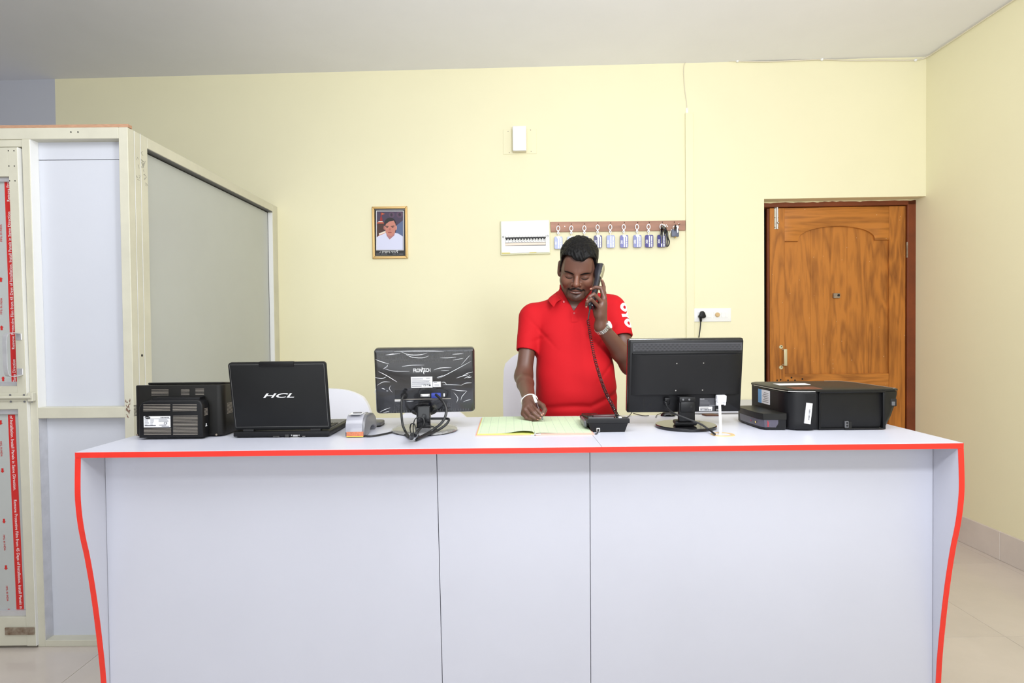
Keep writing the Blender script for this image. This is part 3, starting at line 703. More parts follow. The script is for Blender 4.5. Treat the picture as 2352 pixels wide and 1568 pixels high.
# a dark slab lying behind it
sl = thing('charging_cradle', 'small dark grey slab like cradle lying behind the card terminal', 'cradle', (pZ(857, 974, ZT).x, 2.16, ZT))
x1 = (pY(880, 972, 2.16) - sl.location).x
MB().prism(rrect(.11, .085, .02, 6, x1 - .055, 0), .0, .017, XY, .004, 2).build('shell', M['grey'], sl)
MB().prism(rrect(.111, .086, .02, 6, x1 - .055, 0), .0, .007, XY, .002, 1).build('rubber_foot', M['blk'], sl)

# ================================================================== monitor still in its plastic wrap
fm = thing('wrapped_monitor', 'black flat monitor seen from behind, still wrapped in clear crinkled plastic', 'monitor', (-.301, 2.035, ZT))
FC = pY(975, 875, 2.052)
FM = Face(fm, FC, .085, .17)                    # the shell's rear plane
x0, z1 = FM.uv(858, 801.5); x1, z0 = FM.uv(1091, 948.5)
xa = (FM.uv(857, 803)[0] + FM.uv(865, 952)[0]) / 2; xb = (FM.uv(1089, 798)[0] + FM.uv(1092, 945)[0]) / 2
za = (FM.uv(865, 952)[1] + FM.uv(1092, 945)[1]) / 2; zb_ = (FM.uv(857, 803)[1] + FM.uv(1089, 798)[1]) / 2
cx, cz, ww, hh = (xa + xb) / 2, (za + zb_) / 2, xb - xa, zb_ - za
def fmprism(out, t0, t1, bev, m, name, parent=None, seg=2, Fq=None):
    Fq = Fq or FM; mb = MB(); mb.prism(out, t0, t1, XZ, bev, seg); bmesh.ops.transform(mb.bm, matrix=Fq.M, verts=mb.bm.verts)
    return mb.build(name, m, parent or Fq.root)
fmprism(rrect(ww, hh, .012, 5, cx, cz), .006, .036, .004, M['blkg'], 'bezel')
shell = fmprism(rrect(ww - .006, hh - .006, .012, 5, cx, cz), -.006, .008, .005, M['blkg'], 'back_shell')
fmprism(rrect(ww - .02, hh - .022, .004, 3, cx, cz), .0355, .037, 0, M['blkg'], 'screen')
mb = MB()                                        # cooling slots along the top
for i in range(40):
    px = 866 + i * 5.4
    for r, (y0, y1, o_) in enumerate(((811, 815.5, 0), (818, 824.5, 2.6), (827, 832.5, 0))):
        yy = -5.0 * (px - 862) / 226; FM.box(mb, px + o_, y0 + yy, px + o_ + 2.6, y1 + yy, -.0068, -.004)
o = mb.build('vent_slots', mat('slot_grey', (64, 64, 63), .4), shell); o['kind'] = 'stuff'
mb = MB()
for i in range(33):
    px = 886 + i * 5.9; yy = -.031 * (px - 882); FM.box(mb, px, 942.5 + yy, px + 2.6, 947 + yy, -.0068, -.004)
for gx in (906, 1022):
    for r in range(5):
        for c in range(4): FM.box(mb, gx + c * 4.6, 927 + r * 3.6 - .031 * (gx - 882) * .6, gx + c * 4.6 + 2.6, 928.8 + r * 3.6 - .031 * (gx - 882) * .6, -.0068, -.004)
o = mb.build('vent_slots', mat('slot_dark', (52, 52, 54), .4), shell); o['kind'] = 'stuff'
FM.part('port_bay', M['blk'], 907, 893, 1036, 914, -.0064, -.003, .001, 1, shell)
FM.part('port_ledge', M['slit'], 907, 914.2, 1036, 915.6, -.009, -.003, .0005, 1, shell)
mb = MB(); FM.text(mb, 'FRONTECH', 969, 849, 9, 39, -.0067, offset=.012, rot=.01)
mb.build('logo', M['white'], shell)
mb = MB()
x, z = FM.uv(972, 848.5); mb.tube([FM.M @ Vector((x - .004 + .0012 * k, -.007, z + .011 - .004 * k - (.002 if k > 4 else 0))) for k in range(7)], [.0007, .0012, .0011, .0011, .0011, .0013, .0006], 6); mb.build('logo_stroke', M['white'], shell)
lb = FM.part('rating_label', M['label'], 944.5, 864, 993.5, 889, -.0072, -.004, 0, 1, shell)
FM.part('serial_label', M['label'], 994.5, 875, 1012.5, 887, -.0072, -.004, 0, 1, shell)
mb = MB(); FM.lines(mb, 946.5, 867, 972, 869, 2, .7, -.0076, -.007); FM.lines(mb, 946.5, 872.5, 991, 881.5, 5, .8, -.0076, -.007, jit=.12); FM.lines(mb, 946.5, 884.5, 969, 886, 2, .7, -.0076, -.007); FM.lines(mb, 996, 877, 1004, 877, 1, 1.2, -.0076, -.007); FM.lines(mb, 998, 882, 1009, 884, 2, .6, -.0076, -.007)
o = mb.build('small_print', M['print'], shell); o['kind'] = 'stuff'
FM.text(MB(), 'CE', 976, 883.5, 4, 6, -.0076, space=1.2).build('label_print', M['printd'], shell); FM.text(MB(), 'FRONTECH', 983.5, 867, 1.6, 9, -.0076).build('label_print', M['printd'], shell); mb = MB(); x, z = FM.uv(982.5, 883.3); mb.tube([FM.M @ Vector((x + .0024 * math.cos(a), -.0074, z + .0024 * math.sin(a))) for a in [k * math.pi / 6 for k in range(12)]], .0005, 5, True)
mb.build('label_print', M['printd'], shell); FM.box(MB(), 985.5, 882, 989.5, 885, -.0076, -.007).build('label_print', M['printd'], shell)
FM.part('dvi_port', M['steel'], 966, 903, 988, 909.5, -.0095, -.004, .0015, 2, shell)
FM.part('dvi_socket', M['label'], 970, 904, 984.5, 908.5, -.0105, -.006, .001, 1, shell)
FM.part('audio_jack', M['label'], 1018.5, 902, 1022, 909, -.008, -.004, .0005, 1, shell)
FM.part('tool_clip', M['steel'], 907, 915.8, 922, 920.5, -.012, -.006, .001, 1, shell)
# stand
colw = MB(); cxs = (pY(973.8, 950, 2.03) - fm.location).x
colw.box(cxs - .0235, cxs + .0235, -.026, .004, .004, .088, .003, 2)
mb2 = colw.build('stand_column', M['blkg'], fm)
MB().lathe([(.048, 0), (.046, .006), (.034, .018), (.030, .03)], 32, FM.M @ at(FM.uv(974, 937)[0], -.001, FM.uv(974, 937)[1]) @ Matrix.Rotation(math.pi / 2, 4, 'X') @ Matrix.Diagonal((1.1, .62, .55, 1))).build('neck_mount', M['blkg'], fm)
bz = pZ(975.5, 989.5, ZT) - fm.location
MB().lathe([(.112, 0), (.114, .002), (.112, .006), (.09, .0085), (.03, .010)], 56, at(bz.x, 0, 0)).build('stand_base', M['blkg'], fm)
MB().box(cxs - .029, cxs + .029, -.032, .012, .006, .016, .004, 2).build('stand_foot', M['blkg'], fm)
# clear film: thin crumpled sheet over the back and over the foot
from mathutils import noise as mnoise
def film_mat(name, fac, rough=.1, tint=(.92, .93, .95, 1), dif=.1):
    m = bpy.data.materials.new(name); m.use_nodes = True; nt = m.node_tree
    for n in list(nt.nodes): nt.nodes.remove(n)
    out = nt.nodes.new('ShaderNodeOutputMaterial'); mx = nt.nodes.new('ShaderNodeMixShader'); tr = nt.nodes.new('ShaderNodeBsdfTransparent'); gl = nt.nodes.new('ShaderNodeBsdfGlossy')
    gl.inputs['Roughness'].default_value = rough; gl.inputs[0].default_value = tint; mx.inputs[0].default_value = fac
    df = nt.nodes.new('ShaderNodeBsdfDiffuse'); df.inputs[0].default_value = (.8, .8, .82, 1); m2 = nt.nodes.new('ShaderNodeMixShader'); m2.inputs[0].default_value = dif
    nt.links.new(gl.outputs[0], m2.inputs[1]); nt.links.new(df.outputs[0], m2.inputs[2])
    nt.links.new(tr.outputs[0], mx.inputs[1]); nt.links.new(m2.outputs[0], mx.inputs[2]); nt.links.new(mx.outputs[0], out.inputs[0])
    return m
M['film'] = film_mat('clear_film', .045, .10, dif=0); M['crease'] = film_mat('film_crease_glint', .8, .3, dif=.8)
NX, NZ = 90, 58; V, Fs = [], []
for j in range(NZ + 1):
    for i in range(NX + 1):
        x = cx + (i / NX - .5) * (ww + .004); z = cz + (j / NZ - .5) * (hh + .006)
        r = mnoise.ridged_multi_fractal(Vector((x * 9 + z * 6, z * 15 - x * 5, 3.1)), 1.0, 2.1, 3, 1.0, 2.0)
        e = min(i, NX - i, j, NZ - j); y = -.0095 - .0016 * min(r, 2.2) if e > 1 else (-.004 if e else .012)
        V.append(FM.M @ Vector((x, y, z)))
for j in range(NZ):
    for i in range(NX): k = j * (NX + 1) + i; Fs.append((k, k + 1, k + NX + 2, k + NX + 1))
film = MB().raw(V, Fs).build('plastic_wrap', M['film'], fm, ang=None)
V, Fs = [], []; n = 90
for j, (r, zz) in enumerate(((.02, .014), (.06, .0125), (.095, .0115), (.112, .010), (.1165, .004))):
    for i in range(n):
        a = 2 * math.pi * i / n; k = mnoise.noise(Vector((math.cos(a) * 5, math.sin(a) * 5, j * 1.7)))
        V.append((bz.x + (r + .003 * k) * math.cos(a), (r + .003 * k) * math.sin(a), zz + .002 * mnoise.noise(Vector((i * .9, j * 3, 2)))))
for j in range(4):
    for i in range(n): Fs.append((j * n + i, j * n + (i + 1) % n, (j + 1) * n + (i + 1) % n, (j + 1) * n + i))
M['film2'] = film_mat('crumpled_film', .42, .22, dif=.35)
MB().raw(V, Fs).build('base_wrap', M['film2'], fm, ang=None)
# whitened creases, their glints put in as pale tubes (pixels of the crop 780,760 scaled 5.6)
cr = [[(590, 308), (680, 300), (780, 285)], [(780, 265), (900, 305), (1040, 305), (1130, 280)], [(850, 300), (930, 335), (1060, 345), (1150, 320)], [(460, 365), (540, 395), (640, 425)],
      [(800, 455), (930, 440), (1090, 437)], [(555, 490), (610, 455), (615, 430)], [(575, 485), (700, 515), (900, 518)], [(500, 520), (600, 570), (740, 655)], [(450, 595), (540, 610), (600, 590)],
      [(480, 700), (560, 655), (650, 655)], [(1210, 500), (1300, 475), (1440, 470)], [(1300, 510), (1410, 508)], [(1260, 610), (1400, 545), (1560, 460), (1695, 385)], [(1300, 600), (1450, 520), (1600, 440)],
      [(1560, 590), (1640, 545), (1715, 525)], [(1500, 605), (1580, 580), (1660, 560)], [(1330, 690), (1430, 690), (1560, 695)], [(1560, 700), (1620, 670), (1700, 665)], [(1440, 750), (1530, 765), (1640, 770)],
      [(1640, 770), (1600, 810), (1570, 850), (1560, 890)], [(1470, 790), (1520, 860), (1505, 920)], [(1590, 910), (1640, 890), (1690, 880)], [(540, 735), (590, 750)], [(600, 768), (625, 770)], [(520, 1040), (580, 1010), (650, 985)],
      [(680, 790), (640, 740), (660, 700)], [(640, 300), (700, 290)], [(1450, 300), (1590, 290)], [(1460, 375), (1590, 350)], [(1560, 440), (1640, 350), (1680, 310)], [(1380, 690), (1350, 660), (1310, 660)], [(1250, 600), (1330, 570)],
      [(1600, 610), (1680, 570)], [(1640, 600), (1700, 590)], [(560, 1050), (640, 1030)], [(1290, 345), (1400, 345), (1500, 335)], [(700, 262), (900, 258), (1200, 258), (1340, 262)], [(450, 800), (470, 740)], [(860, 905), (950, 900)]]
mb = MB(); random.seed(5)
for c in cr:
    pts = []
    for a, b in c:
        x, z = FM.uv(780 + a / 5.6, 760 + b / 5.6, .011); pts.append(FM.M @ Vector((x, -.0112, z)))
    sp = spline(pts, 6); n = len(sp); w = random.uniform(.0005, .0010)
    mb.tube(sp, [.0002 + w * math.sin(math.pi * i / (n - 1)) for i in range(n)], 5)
o = mb.build('film_crease_glint', M['crease'], fm); o['kind'] = 'stuff'
# leads
vg = FM.part('video_plug', M['blue'], 991, 900, 1013, 911, -.020, -.006, .003, 2)
pw = FM.part('power_plug', M['blk'], 922, 902, 936, 912, -.022, -.006, .003, 2)
def lead(name, pxs, r, m, root, parent=None, n=8, sides=8):
    pts = [(pY(a, b, y) if y > 0 else pZ(a, b, ZT - y)) for a, b, y in pxs]
    return part_world(MB().tube(spline(pts, n), r, sides), name, m, root) if not parent else None
lead('power_cord', [(930, 906, 2.012), (925, 912, 1.995), (922, 925, 1.985), (922, 950, 1.975), (925, 975, 1.96), (932, 992, 1.945), (941, 1005, -.008)], .0042, M['cord'], fm)
lead('video_cord', [(1001, 906, 2.012), (1010, 914, 1.995), (1019, 924, 1.98), (1025, 940, 1.97), (1022, 958, 1.96), (1010, 975, 1.95), (985, 993, 1.935), (958, 1007, -.009)], .0046, M['cord'], fm)
lead('video_cord', [(990, 961, 2.03), (1020, 961, 2.02), (1031, 963, 1.99), (1024, 975, 1.97), (1005, 988, 1.95), (978, 999, -.009), (956, 1010, -.006)], .0042, M['cord'], fm)
lead('thin_lead', [(945, 998, -.03), (942, 985, 1.94), (944, 974, 1.94), (951, 973, 1.94), (954, 980, 1.94), (957, 996, 1.935)], .0022, M['cord'], fm)
lead('thin_lead', [(950, 1000, -.02), (949, 980, 1.935), (953, 963, 1.94), (963, 957, 1.945), (973, 962, 1.945), (973, 975, 1.94), (962, 990, 1.935), (955, 1002, -.01)], .0018, M['cord'], fm)
lead('thin_lead', [(952, 998, -.02), (962, 985, 1.94), (980, 978, 1.945), (995, 980, 1.95), (1004, 988, 1.955)], .0022, M['cord'], fm)
mb = MB().cyl(pZ(945, 1005, ZT + .012), pZ(946.5, 998, ZT + .036), .0075, .006, 14).cyl(pZ(953, 1001, ZT + .014), pZ(956, 994, ZT + .03), .0055, .005, 12)
part_world(mb, 'adapter_plug', M['blk'], fm)

# ================================================================== second monitor
pm = thing('flat_monitor', 'bare black flat monitor seen from behind with white video cable, near man in red', 'monitor', (.615, 2.055, ZT))
PC = pY(1575, 863, 2.028)
FP = Face(pm, PC, 0.0, .13)
def quad(Fq, c):
    xa = (Fq.uv(*c[0])[0] + Fq.uv(*c[3])[0]) / 2; xb = (Fq.uv(*c[1])[0] + Fq.uv(*c[2])[0]) / 2
    zb = (Fq.uv(*c[0])[1] + Fq.uv(*c[1])[1]) / 2; za = (Fq.uv(*c[2])[1] + Fq.uv(*c[3])[1]) / 2
    return (xa + xb) / 2, (za + zb) / 2, xb - xa, zb - za
cx, cz, ww, hh = quad(FP, ((1445, 779), (1709.5, 777.5), (1703.5, 947), (1440.5, 949)))
fmprism(rrect(ww, hh, .006, 4, cx, cz), .012, .034, .003, M['blkg'], 'bezel', pm, 2, FP)
fmprism(rrect(ww - .022, hh - .026, .003, 3, cx, cz), .0335, .035, 0, M['blkg'], 'screen', pm, 2, FP)
psh = fmprism(rrect(ww - .006, hh - .006, .006, 4, cx, cz), 0, .0135, .004, M['blk'], 'back_shell', pm, 2, FP)
xl, zl = FP.uv(1461, 812); xr_, zl2 = FP.uv(1696, 904)
V, Fs = [], []; xl, xr_ = FP.uv(1450, 812)[0], FP.uv(1704, 812)[0]
for k, (e, y) in enumerate(((0, .001), (.006, -.003), (.020, -.0085), (.036, -.0125), (.052, -.014))):
    for x, z in ((xl + e, zl - e * .10), (xr_ - e, zl - e * .10), (xr_ - e, zl2 + e * .06), (xl + e, zl2 + e * .06)): V.append(FP.M @ Vector((x, y, z)))
for k in range(4):
    for i in range(4): Fs.append((k * 4 + i, k * 4 + (i + 1) % 4, k * 4 + 4 + (i + 1) % 4, k * 4 + 4 + i))
MB().raw(V, Fs + [(16, 17, 18, 19)]).build('centre_bulge', M['blk'], psh, 40)
FP.part('top_ridge', M['blk'], 1452, 808.5, 1703, 812.5, -.0045, .002, .002, 2, psh)
mb = MB()
for r in range(4):
    for i in range(82):
        px = 1457 + i * 2.98 + (1.5 if r % 2 else 0); py = 790 + r * 4.4; FP.box(mb, px, py, px + 1.2, py + 3.2, -.0006, .002)
o = mb.build('vent_slots', M['dark'], psh); o['kind'] = 'stuff'
FP.part('vent_band', mat('vent_grey', (62, 62, 66), .4), 1454, 787, 1705, 806, -.0003, .003, .001, 1, psh)
mb = MB()
for px, py in ((1554.5, 834.5), (1616, 833.5), (1552, 896.5), (1613.5, 895.5)):
    x, z = FP.uv(px, py, .014); mb.cyl(FP.M @ Vector((x, -.0146, z)), FP.M @ Vector((x, -.012, z)), .0021, n=10)
o = mb.build('mount_screw', M['steel'], psh); o['kind'] = 'stuff'
FP.part('kensington_slot', M['dark'], 1491, 927, 1496.5, 929.5, -.0006, .002, 0, 1, psh)
FP.part('panel_seam', M['dark'], 1478.5, 912, 1480, 945, -.0005, .001, 0, 1, psh)
FP.part('type_label', mat('grey_type_label', (72, 72, 76), .5), 1606.5, 914, 1642, 944, -.0008, .002, 0, 1, psh)
FP.part('barcode_label', M['label'], 1605.5, 933.5, 1635.5, 943, -.0013, .001, 0, 1, psh)
mb = MB(); FP.lines(mb, 1608, 919, 1632, 927, 5, .6, -.0011, -.0005, jit=.3); FP.lines(mb, 1629, 930.5, 1650, 930.5, 1, 1.6, -.0011, -.0005, jit=.3)
o = mb.build('small_print', M['silver'], psh); o['kind'] = 'stuff'
FP.text(MB(), 'PHILIPS', 1612.5, 916, 1.6, 10, -.0012, offset=.01).build('label_print', M['label'], psh); FP.text(MB(), 'CE', 1647, 940.5, 3.4, 5, -.0012, space=1.2).build('label_print', M['label'], psh)
mb = MB()
for i in range(26): w = random.choice((.5, .8, .5)); FP.box(mb, 1608 + i, 939.3, 1608 + i + w, 941.8, -.0018, -.001)
FP.lines(mb, 1608, 936.5, 1627, 936.5, 1, 1.5, -.0018, -.001)
o = mb.build('barcode_print', M['printd'], psh); o['kind'] = 'stuff'
mb = MB()
for i in range(18): FP.box(mb, 1670 - i * .55, 908 + i * 1.8, 1678 - i * .75, 909 + i * 1.8, -.0008, .001)
o = mb.build('vent_slots', M['dark'], psh); o['kind'] = 'stuff'
# stand
kc = pY(1578.5, 950, 1.985) - pm.location
h0 = (pY(1578, 921, 1.985) - pm.location).z
MB().box(kc.x - .0275, kc.x + .0275, kc.y, kc.y + .022, .03, h0, .004, 2).build('stand_column', M['blk'], pm)
MB().box(kc.x - .024, kc.x + .024, kc.y - .006, kc.y + .004, h0 - .038, h0 - .002, .004, 2).build('hinge_cover', M['blk'], pm)
MB().box(kc.x - .0275, kc.x + .0275, kc.y - .004, kc.y + .03, h0 - .004, h0 + .014, .003, 2).build('column_head', M['blk'], pm)
mb = MB()
for a, z in ((.011, h0 - .018),): mb.cyl((kc.x + a, kc.y - .0068, z), (kc.x + a, kc.y - .004, z), .0046, n=14)
mb.build('screw_hole', M['dark'], pm)
mb = MB()
for a in (-.015, .006): mb.cyl((kc.x + a, kc.y - .0048, h0 + .006), (kc.x + a, kc.y - .002, h0 + .006), .0034, n=12)
o = mb.build('screw', M['grey'], pm); o['kind'] = 'stuff'
bb = pZ(1574.8, 981, ZT) - pm.location
MB().lathe([(.1015, 0), (.1045, .002), (.1045, .009), (.102, .0115), (.04, .0118)], 64, at(bb.x, bb.y, 0)).build('stand_base', M['blkg'], pm)
MB().prism([(kc.x - .038, -.05 + bb.y), (kc.x + .038, -.05 + bb.y), (kc.x + .03, 0), (kc.x - .03, 0)], .0118, .03, XY, .008, 2).build('stand_foot', M['blk'], pm)
vp = FP.part('video_plug', M['wcord'], 1641.5, 904.5, 1663, 920, -.026, -.004, .003, 2)
FP.part('plug_thumbscrew', M['wcord'], 1640.5, 912, 1646, 928, -.021, -.012, .002, 2, vp); FP.part('plug_thumbscrew', M['wcord'], 1658, 911.5, 1663, 927.5, -.021, -.012, .002, 2, vp)
FP.part('plug_boot', M['wcord'], 1647.5, 917, 1658, 926, -.022, -.010, .003, 2, vp)
lead('video_cord', [(1653, 920, 1.995), (1653, 930, 1.985), (1654, 955, 1.96), (1655, 980, 1.93), (1654.5, 994, 1.902), (1654, 998, -.004)], .0046, M['wcord'], pm)
FP.part('power_plug', M['blk'], 1523.5, 911, 1537, 927, -.016, .002, .004, 2)
lead('power_cord', [(1530, 918, 2.02), (1530, 926, 2.015), (1535, 938, 1.995), (1550, 950, 1.965), (1580, 962, 1.945), (1608, 973, 1.935), (1628, 986, 1.925), (1642, 997, -.006)], .0034, M['cord'], pm)
mb = MB()
pts = [pY(1528 + .3 * k, 920 + k * 2.2, 2.018) for k in range(6)]; mb.tube(pts, [.007, .0055, .0066, .005, .006, .0042], 12); part_world(mb, 'plug_boot', M['blk'], pm)

# ================================================================== multifunction ink printer
hp = thing('ink_tank_printer', 'black all-in-one ink printer with side ink tank at the right end of the counter', 'printer', (1.1, 2.1, ZT))
def hl(x, y): return (x - 1.1, y - 2.1)
def flare(z): return .048 - .046 * max(0, 1 - z / .136) ** 1.9
lev = [0.004, .012, .045, .085, .118, .130]
def loft(outf, zs, name, m, parent=None, ang=30):
    rings = [outf(z) for z in zs]; n = len(rings[0]); V = [(a, b, z) for r, z in zip(rings, zs) for a, b in r]
    Fs = [(k * n + i, k * n + (i + 1) % n, (k + 1) * n + (i + 1) % n, (k + 1) * n + i) for k in range(len(zs) - 1) for i in range(n)]
    Fs += [tuple(range(n))[::-1], tuple(range((len(zs) - 1) * n, len(zs) * n))]
    return MB().raw(V, Fs).build(name, m, parent or hp, ang)
def body_out(z):
    f = flare(z) - .048; t = .006 if z < .01 else 0
    return [hl(x, y) for x, y in ((.955 + t, 1.962), (1.255 + f * .2, 1.962 + t), (1.27 + f, 1.968 + t), (1.288 + f, 1.985), (1.29 + f, 2.23 - t), (1.272 + f * .6, 2.262 - t), (.955, 2.262 - t), (.928, 2.24 - t), (.932, 2.17), (.945, 1.99))]
loft(body_out, lev, 'body', M['blk'])
# wrap-round left corner cover
def corner_out(z):
    t = .004 if z < .01 or z > .128 else 0
    P = [(.9175, 2.20), (.9262, 2.02), (.931, 1.985), (.943, 1.962), (.962, 1.9515), (.99, 1.9475), (1.0225 - .008 * max(0, (1 - z / .05)), 1.9465)]
    I = [(1.0225 - .008 * max(0, (1 - z / .05)), 1.97), (.96, 1.975), (.94, 2.0), (.93, 2.20)]
    return [hl(x + (t if i < 4 else 0), y + (t if 2 < i < 7 else 0)) for i, (x, y) in enumerate(P + I)]
cc = loft(corner_out, [.004, .010, .03, .05, .09, .126, .1305], 'corner_cover', M['blk'], None, 40)
# rear frame around the recessed back panel
Fh = Face(hp, (1.1, 1.962, ZT + .06))
Fh.part('rear_frame', M['blk'], 1879, 896.5, 2030, 901.5, -.010, .004, .002, 2)
Fh.part('rear_frame', M['blk'], 1879, 900, 1883, 985, -.007, .004, .0015, 1)
Fh.part('rear_frame', M['blk'], 2024.5, 897, 2031, 984.5, -.009, .004, .002, 2)
Fh.part('rear_frame', M['blk'], 1937, 982, 2027, 985, -.010, .004, .002, 1)
Fh.part('rear_frame', M['blk'], 1879, 983, 1940, 985, -.006, .004, .001, 1)
so = Fh.part('power_socket', M['grey'], 1939, 966.5, 1947.5, 982, -.006, .002, .001, 1)
mb = MB()
for py in (970.5, 976.5):
    x, z = Fh.uv(1943.5, py); mb.cyl(Fh.M @ Vector((x, -.0068, z)), Fh.M @ Vector((x, -.004, z)), .0034, n=12)
mb.build('socket_hole', M['dark'], so)
Fh.part('socket_recess', M['dark'], 1947.5, 968, 1955, 983, -.0045, .002, .001, 1, so)
# lid on top, flared to the right
def lid_out(z):
    e = 0 if z < .138 else .004
    return [hl(x, y) for x, y in ((.919 + e, 2.20), (.928 + e, 2.0), (.938 + e, 1.966 + e), (.965, 1.9525 + e), (1.02, 1.9485 + e), (1.24, 1.955 + e), (1.292 - e, 1.9565 + e), (1.309 - e, 1.967 + e), (1.300 - e, 2.22), (1.275, 2.266 - e), (.95, 2.266 - e), (.925 + e, 2.24))]
loft(lid_out, [.1308, .1365, .1385], 'scanner_lid', M['blkw'])
mb = MB(); mb.tube([Vector((*hl(x, y), .1315)) for x, y in ((.9185, 2.2), (.9275, 2.0), (.9375, 1.9655), (.965, 1.952), (1.02, 1.948))], .0012, 6); mb.build('lid_trim', M['steel'], hp)
mb = MB(); mb.tube([Vector((*hl(x, y), .1382)) for x, y in ((1.288, 1.960), (1.305, 1.972), (1.297, 2.218), (1.273, 2.262), (1.22, 2.264))], .0009, 6); mb.build('lid_trim', M['slit'], hp)
def topq(a, name, m, z=.1386, t=.0008):
    P = [pZ(px, py, ZT + z) - hp.location for px, py in a]; V = [(p.x, p.y, z) for p in P] + [(p.x, p.y, z + t) for p in P]
    return MB().raw(V, [(0, 1, 2, 3), (7, 6, 5, 4), (0, 4, 5, 1), (1, 5, 6, 2), (2, 6, 7, 3), (3, 7, 4, 0)]).build(name, m, hp)
topq(((1775, 881), (1790, 884.5), (1862, 883.4), (1848, 880)), 'top_label', M['label'])
topq(((1806, 889), (1826, 894), (1890, 893.3), (1868, 888)), 'top_sticker', mat('brown_sticker', (120, 62, 40), .5, var=(60, .5)))
# end cap on the right with a port
def cap_out(z):
    f = flare(z) - .048; t = .006 if z < .01 else 0
    return [hl(x + f, y) for x, y in ((1.252 - f, 1.960 + t), (1.291, 1.957 + t), (1.304 - t, 1.963), (1.3085 - t, 1.98), (1.306 - t, 2.18), (1.29, 2.24))]
loft(cap_out, [.006, .014, .045, .085, .118, .129], 'end_cap', M['blkw'], None, 50)
xq = Face(hp, (1.29, 1.9575, ZT + .08))
xq.part('port_recess', M['dark'], 2045, 915, 2060, 933, -.0012, .01, .003, 2); xq.part('usb_port', M['grey'], 2047.5, 922, 2055, 931, -.003, .004, .001, 1)
# ink tank box on the left
def tank_out(z, g=0.0):
    f = .006 * (z / .056)
    return [hl(x, y) for x, y in ((.862 - f - g, 1.972 - f * .3 - g), (.93, 1.966 - g), (.935, 1.985), (.925, 2.18), (.85, 2.175), (.846 - f - g, 2.14), (.848 - f - g, 2.06), (.853 - f - g, 1.99 - g))]
loft(tank_out, [.003, .010, .036], 'ink_tank', M['blk'], None, 25)
loft(lambda z: tank_out(z, .0035), [.0365, .05, .0555, .0575], 'tank_lid', M['blkw'], None, 25)
M['inkwin'] = mat('smoky_ink_window', (72, 68, 82), .2, coat=.5, var=(14, .25))
def win(z, g=.0008):
    f = .006 * (z / .056); P = [(.9035 - .012 * max(0, (.018 - z) / .012), 1.9672), (.862 - f, 1.972 - f * .3), (.853 - f, 1.99), (.848 - f, 2.06), (.846 - f, 2.14)]
    out = [(x - g * (i > 0), y - g * (i < 3)) for i, (x, y) in enumerate(P)]; return [hl(*p) for p in out + [(x + .006, y + .006) for x, y in P[::-1]]]
tw = loft(win, [.010, .022, .035], 'tank_window', M['inkwin'], None, 25)
FT = Face(hp, (.85, 1.9685, ZT + .02))
for a, b, y, c, nm in ((1712, 1722, 2.10, (70, 110, 160), 'cyan_ink'), (1722, 1734, 2.06, (150, 50, 90), 'magenta_ink'), (1734, 1746, 2.02, (190, 160, 60), 'yellow_ink')): pass
for yy, c in ((2.115, (90, 90, 96)), (2.085, (70, 130, 190)), (2.05, (150, 40, 70)), (2.012, (220, 190, 110))):
    MB().lathe([(.0036, 0), (.0036, .0012)], 12, at(*hl(.8462, yy), .022) @ Matrix.Rotation(-math.pi / 2, 4, 'Y')).build('ink_window_mark', mat('ink_mark', c, .4), tw)
MB().box(hl(.8455, 0)[0], hl(.8465, 0)[0], hl(0, 2.03)[1], hl(0, 2.055)[1], .0335, .036).box(hl(.868, 0)[0], hl(.874, 0)[0], hl(0, 1.9690)[1], hl(0, 1.9702)[1], .012, .033).build('magenta_ink', mat('magenta_ink', (150, 52, 62), .3), tw)
MB().box(hl(.8445, 0)[0], hl(.8455, 0)[0], hl(0, 2.07)[1], hl(0, 2.10)[1], .0335, .036).build('cyan_ink', mat('cyan_ink', (66, 120, 176), .3), tw)
# stickers
x, y = hl(.9214, 2.12)
LS = at(0, 0, 0)
def sidebox(y0, y1, z0, z1, name, m, dx):
    def xs(y): return .9175 + (2.20 - y) / .18 * .0087 - dx
    V = [(*hl(xs(y), y), z) for y, z in ((y0, z0), (y1, z0), (y1, z1), (y0, z1))]; V += [(a + .001, b, c) for a, b, c in V]
    return MB().raw(V, [(0, 1, 2, 3), (7, 6, 5, 4), (0, 4, 5, 1), (1, 5, 6, 2), (2, 6, 7, 3), (3, 7, 4, 0)]).build(name, m, cc)
sidebox(2.075, 2.16, .072, .122, 'info_sticker', M['label'], .0006)
sidebox(2.135, 2.161, .072, .122, 'sticker_band', mat('sky_blue_print', (104, 164, 212), .5), .0009)
for k in range(6): sidebox(2.083, 2.128 - .006 * (k % 3), .079 + k * .0065, .0805 + k * .0065, 'sticker_line', M['print'], .0009)
Fc = Face(hp, (1.0, 1.947, ZT + .06))
sx0, sz0 = Fc.uv(1848.5, 974); sx1, sz1 = Fc.uv(1866, 926)
MB().prism([(Fc.uv(1852, 924.5)[0], Fc.uv(1852, 924.5)[1]), (Fc.uv(1866, 926.5)[0], Fc.uv(1866, 926.5)[1]), (Fc.uv(1861, 974)[0], Fc.uv(1861, 974)[1]), (Fc.uv(1847, 971.5)[0], Fc.uv(1847, 971.5)[1])], -.0016, .0045, lambda a, b, t: Fc.M @ Vector((a, t, b))).build('serial_sticker', M['label'], cc)
mb = MB()
for i in range(22):
    py = 940 + i * 1.15; Fc.box(mb, 1857.5 - (py - 940) * .1, py, 1861 - (py - 940) * .1, py + random.choice((.4, .7)), -.0021, -.0012)
x, z = Fc.uv(1861, 935.5); mb.tube([Fc.M @ Vector((x + .0022 * math.cos(a), -.0018, z + .0022 * math.sin(a))) for a in [k * math.pi / 7 for k in range(14)]], .0004, 5, True)
